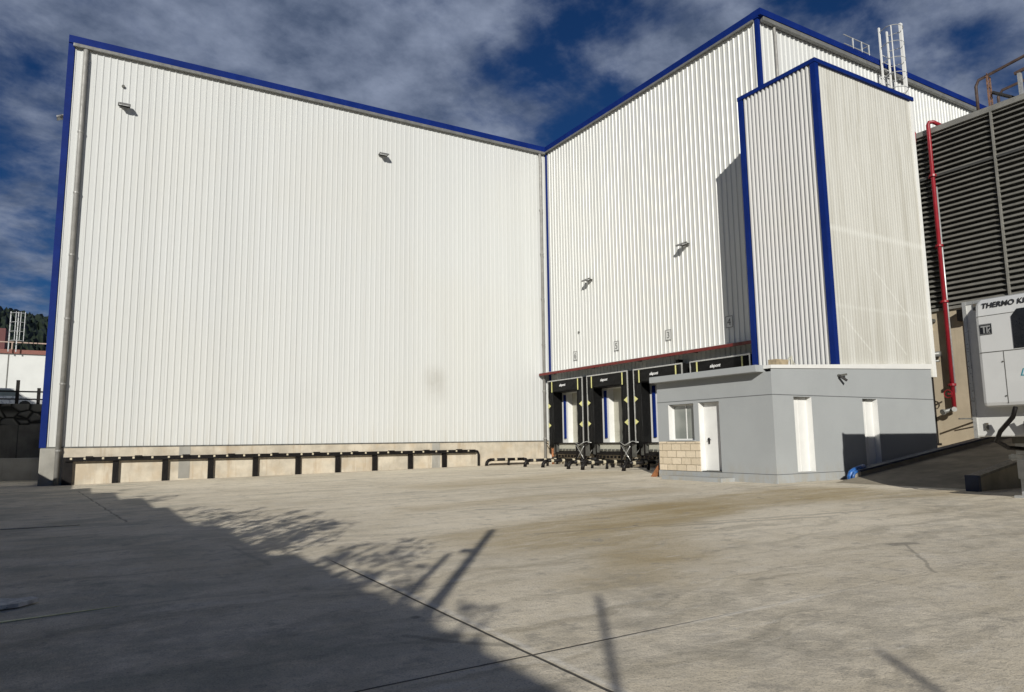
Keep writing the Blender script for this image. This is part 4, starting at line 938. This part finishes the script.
# ------------------------------------------------------------------ trees and poles behind the camera, with added shade casters
sw = MB()  # unseen wall put in for solid shade, heights stepped to the shadow edge
for (ya_, yb_, h_) in ((-14, -1.5, 4.95), (-1.5, 3, 4.75), (3, 8, 4.5), (8, 12, 4.32), (12, 16, 3.95), (16, 20, 3.55), (20, 24, 3.2), (24, 32, 2.95)): sw.box(-5.6, -5.2, ya_, yb_, -.1, h_)
tag(sw.build('shade_wall', m_conc), 'stepped concrete wall added out of view behind the viewpoint to shade the yard', 'wall')
def tree(x, y, h_, r, n, label, seed):
    rr = random.Random(seed); e = empty('yard_tree', (x, y, 0), label, 'tree', 'trees behind the boundary wall')
    m = LB(); m.tube([(0, 0, 0), (.05, .03, h_*.4), (0, 0, h_*.85)], .12, 8, r2=.03)
    for k in range(6): a = rr.uniform(0, 6.28); z = h_*rr.uniform(.35, .7); m.tube([(0, 0, z), (math.cos(a)*r*.7, math.sin(a)*r*.7, z+r*.5)], .045, 6, r2=.012)
    m.build('trunk', m_bark, e)
    m = LB()
    spires = [(rr.uniform(-r, r)*1.3, rr.uniform(-r, r)*1.3, h_*rr.uniform(.80, 1.02), rr.uniform(.05, .13)) for _ in range(11)]
    for k in range(n):
        sx_, sy_, sh_, sr = rr.choice(spires); z = sh_*(1-.55*rr.random()**1.3); q = 1+2.6*(1-z/sh_); p = Vector((sx_+rr.gauss(0, sr*q), sy_+rr.gauss(0, sr*q), z))
        a = Vector((rr.uniform(-1, 1), rr.uniform(-1, 1), rr.uniform(-1, 1))).normalized(); b = a.orthogonal().normalized(); w = rr.uniform(.04, .08)
        m.quad(p-a*w, p+b*w*.5, p+a*w, p-b*w*.5)
    m.build('crown', m_leaf, e)
# shadow tip (sx, sy) of a point at height h standing at distance: position = tip - 2.18*h*(dir)
def foot(sx, sy, h_):
    k = h_/math.tan(SEL); return sx-k*math.cos(SAZ), sy-k*math.sin(SAZ)
for i, (sx, sy, h_, r) in enumerate(((3.75, 9.3, 5.6, .5), (3.1, 7.3, 5.3, .35), (2.75, 6.2, 5.25, .35), (3.6, 13.6, 5.3, .6), (3.6, 12.2, 5.2, .4), (3.1, 17.0, 5.0, .7), (1.9, 21.5, 4.5, .7), (3.5, 15.2, 5.1, .6), (1.2, 25.5, 3.9, .7))):
    x, y = foot(sx, sy, h_); tree(x, y, h_, r, 1700, 'spindly leafy tree behind the added shade wall, ' + ['casting the fronds left of the lamp pole shadow', 'shading the joint below the thin pole shadow', 'nearest the viewpoint', 'casting the middle of the frond shadows', 'just before the middle tree', 'beyond the middle trees', 'shading the yard near the guard rail', 'just past the middle tree', 'farthest from the viewpoint'][i], i)
def pole(sx, sy, h_, r, label, arm=0):
    x, y = foot(sx, sy, h_); e = empty('yard_pole', (x, y, 0), label, 'pole', 'poles behind the viewpoint')
    m = LB(); m.tube([(0, 0, 0), (0, 0, h_)], r, 12, r2=r*.8); m.build('shaft', m_steel, e)
    if arm: m = LB(); m.bar((-.16, .12, h_-.75), (.0, 0, h_-.75), .09); m.build('lamp_arm', m_steel, e)
pole(5.45, 9.75, 6.2, .075, 'thick lamp pole with a short side arm behind the viewpoint', 1)
pole(3.95, 8.15, 5.6, .05, 'slim steel pole behind the viewpoint')
pole(4.0, 5.27, 5.5, .036, 'slim steel pole whose shadow crosses the joint in the foreground')
pole(4.47, 3.0, 5.6, .035, 'steel pole whose shadow lies at the lower right')
pole(3.35, 10.9, 5.1, .02, 'thin rod behind the viewpoint beside the trees')
nb = empty('shade_block', (-14, 33, 0), 'plain concrete block added out of view left of the yard to shade the far walls', 'building')  # unseen block added so the far left walls fall in shade
m = MB(); m.box(-16, -12, 20, 46, -.1, 9.8); m.build('wall', m_conc, nb)
m = MB(); m.box(-16.1, -11.9, 19.9, 46.1, 9.8, 10.0); m.build('roof', m_roof, nb)
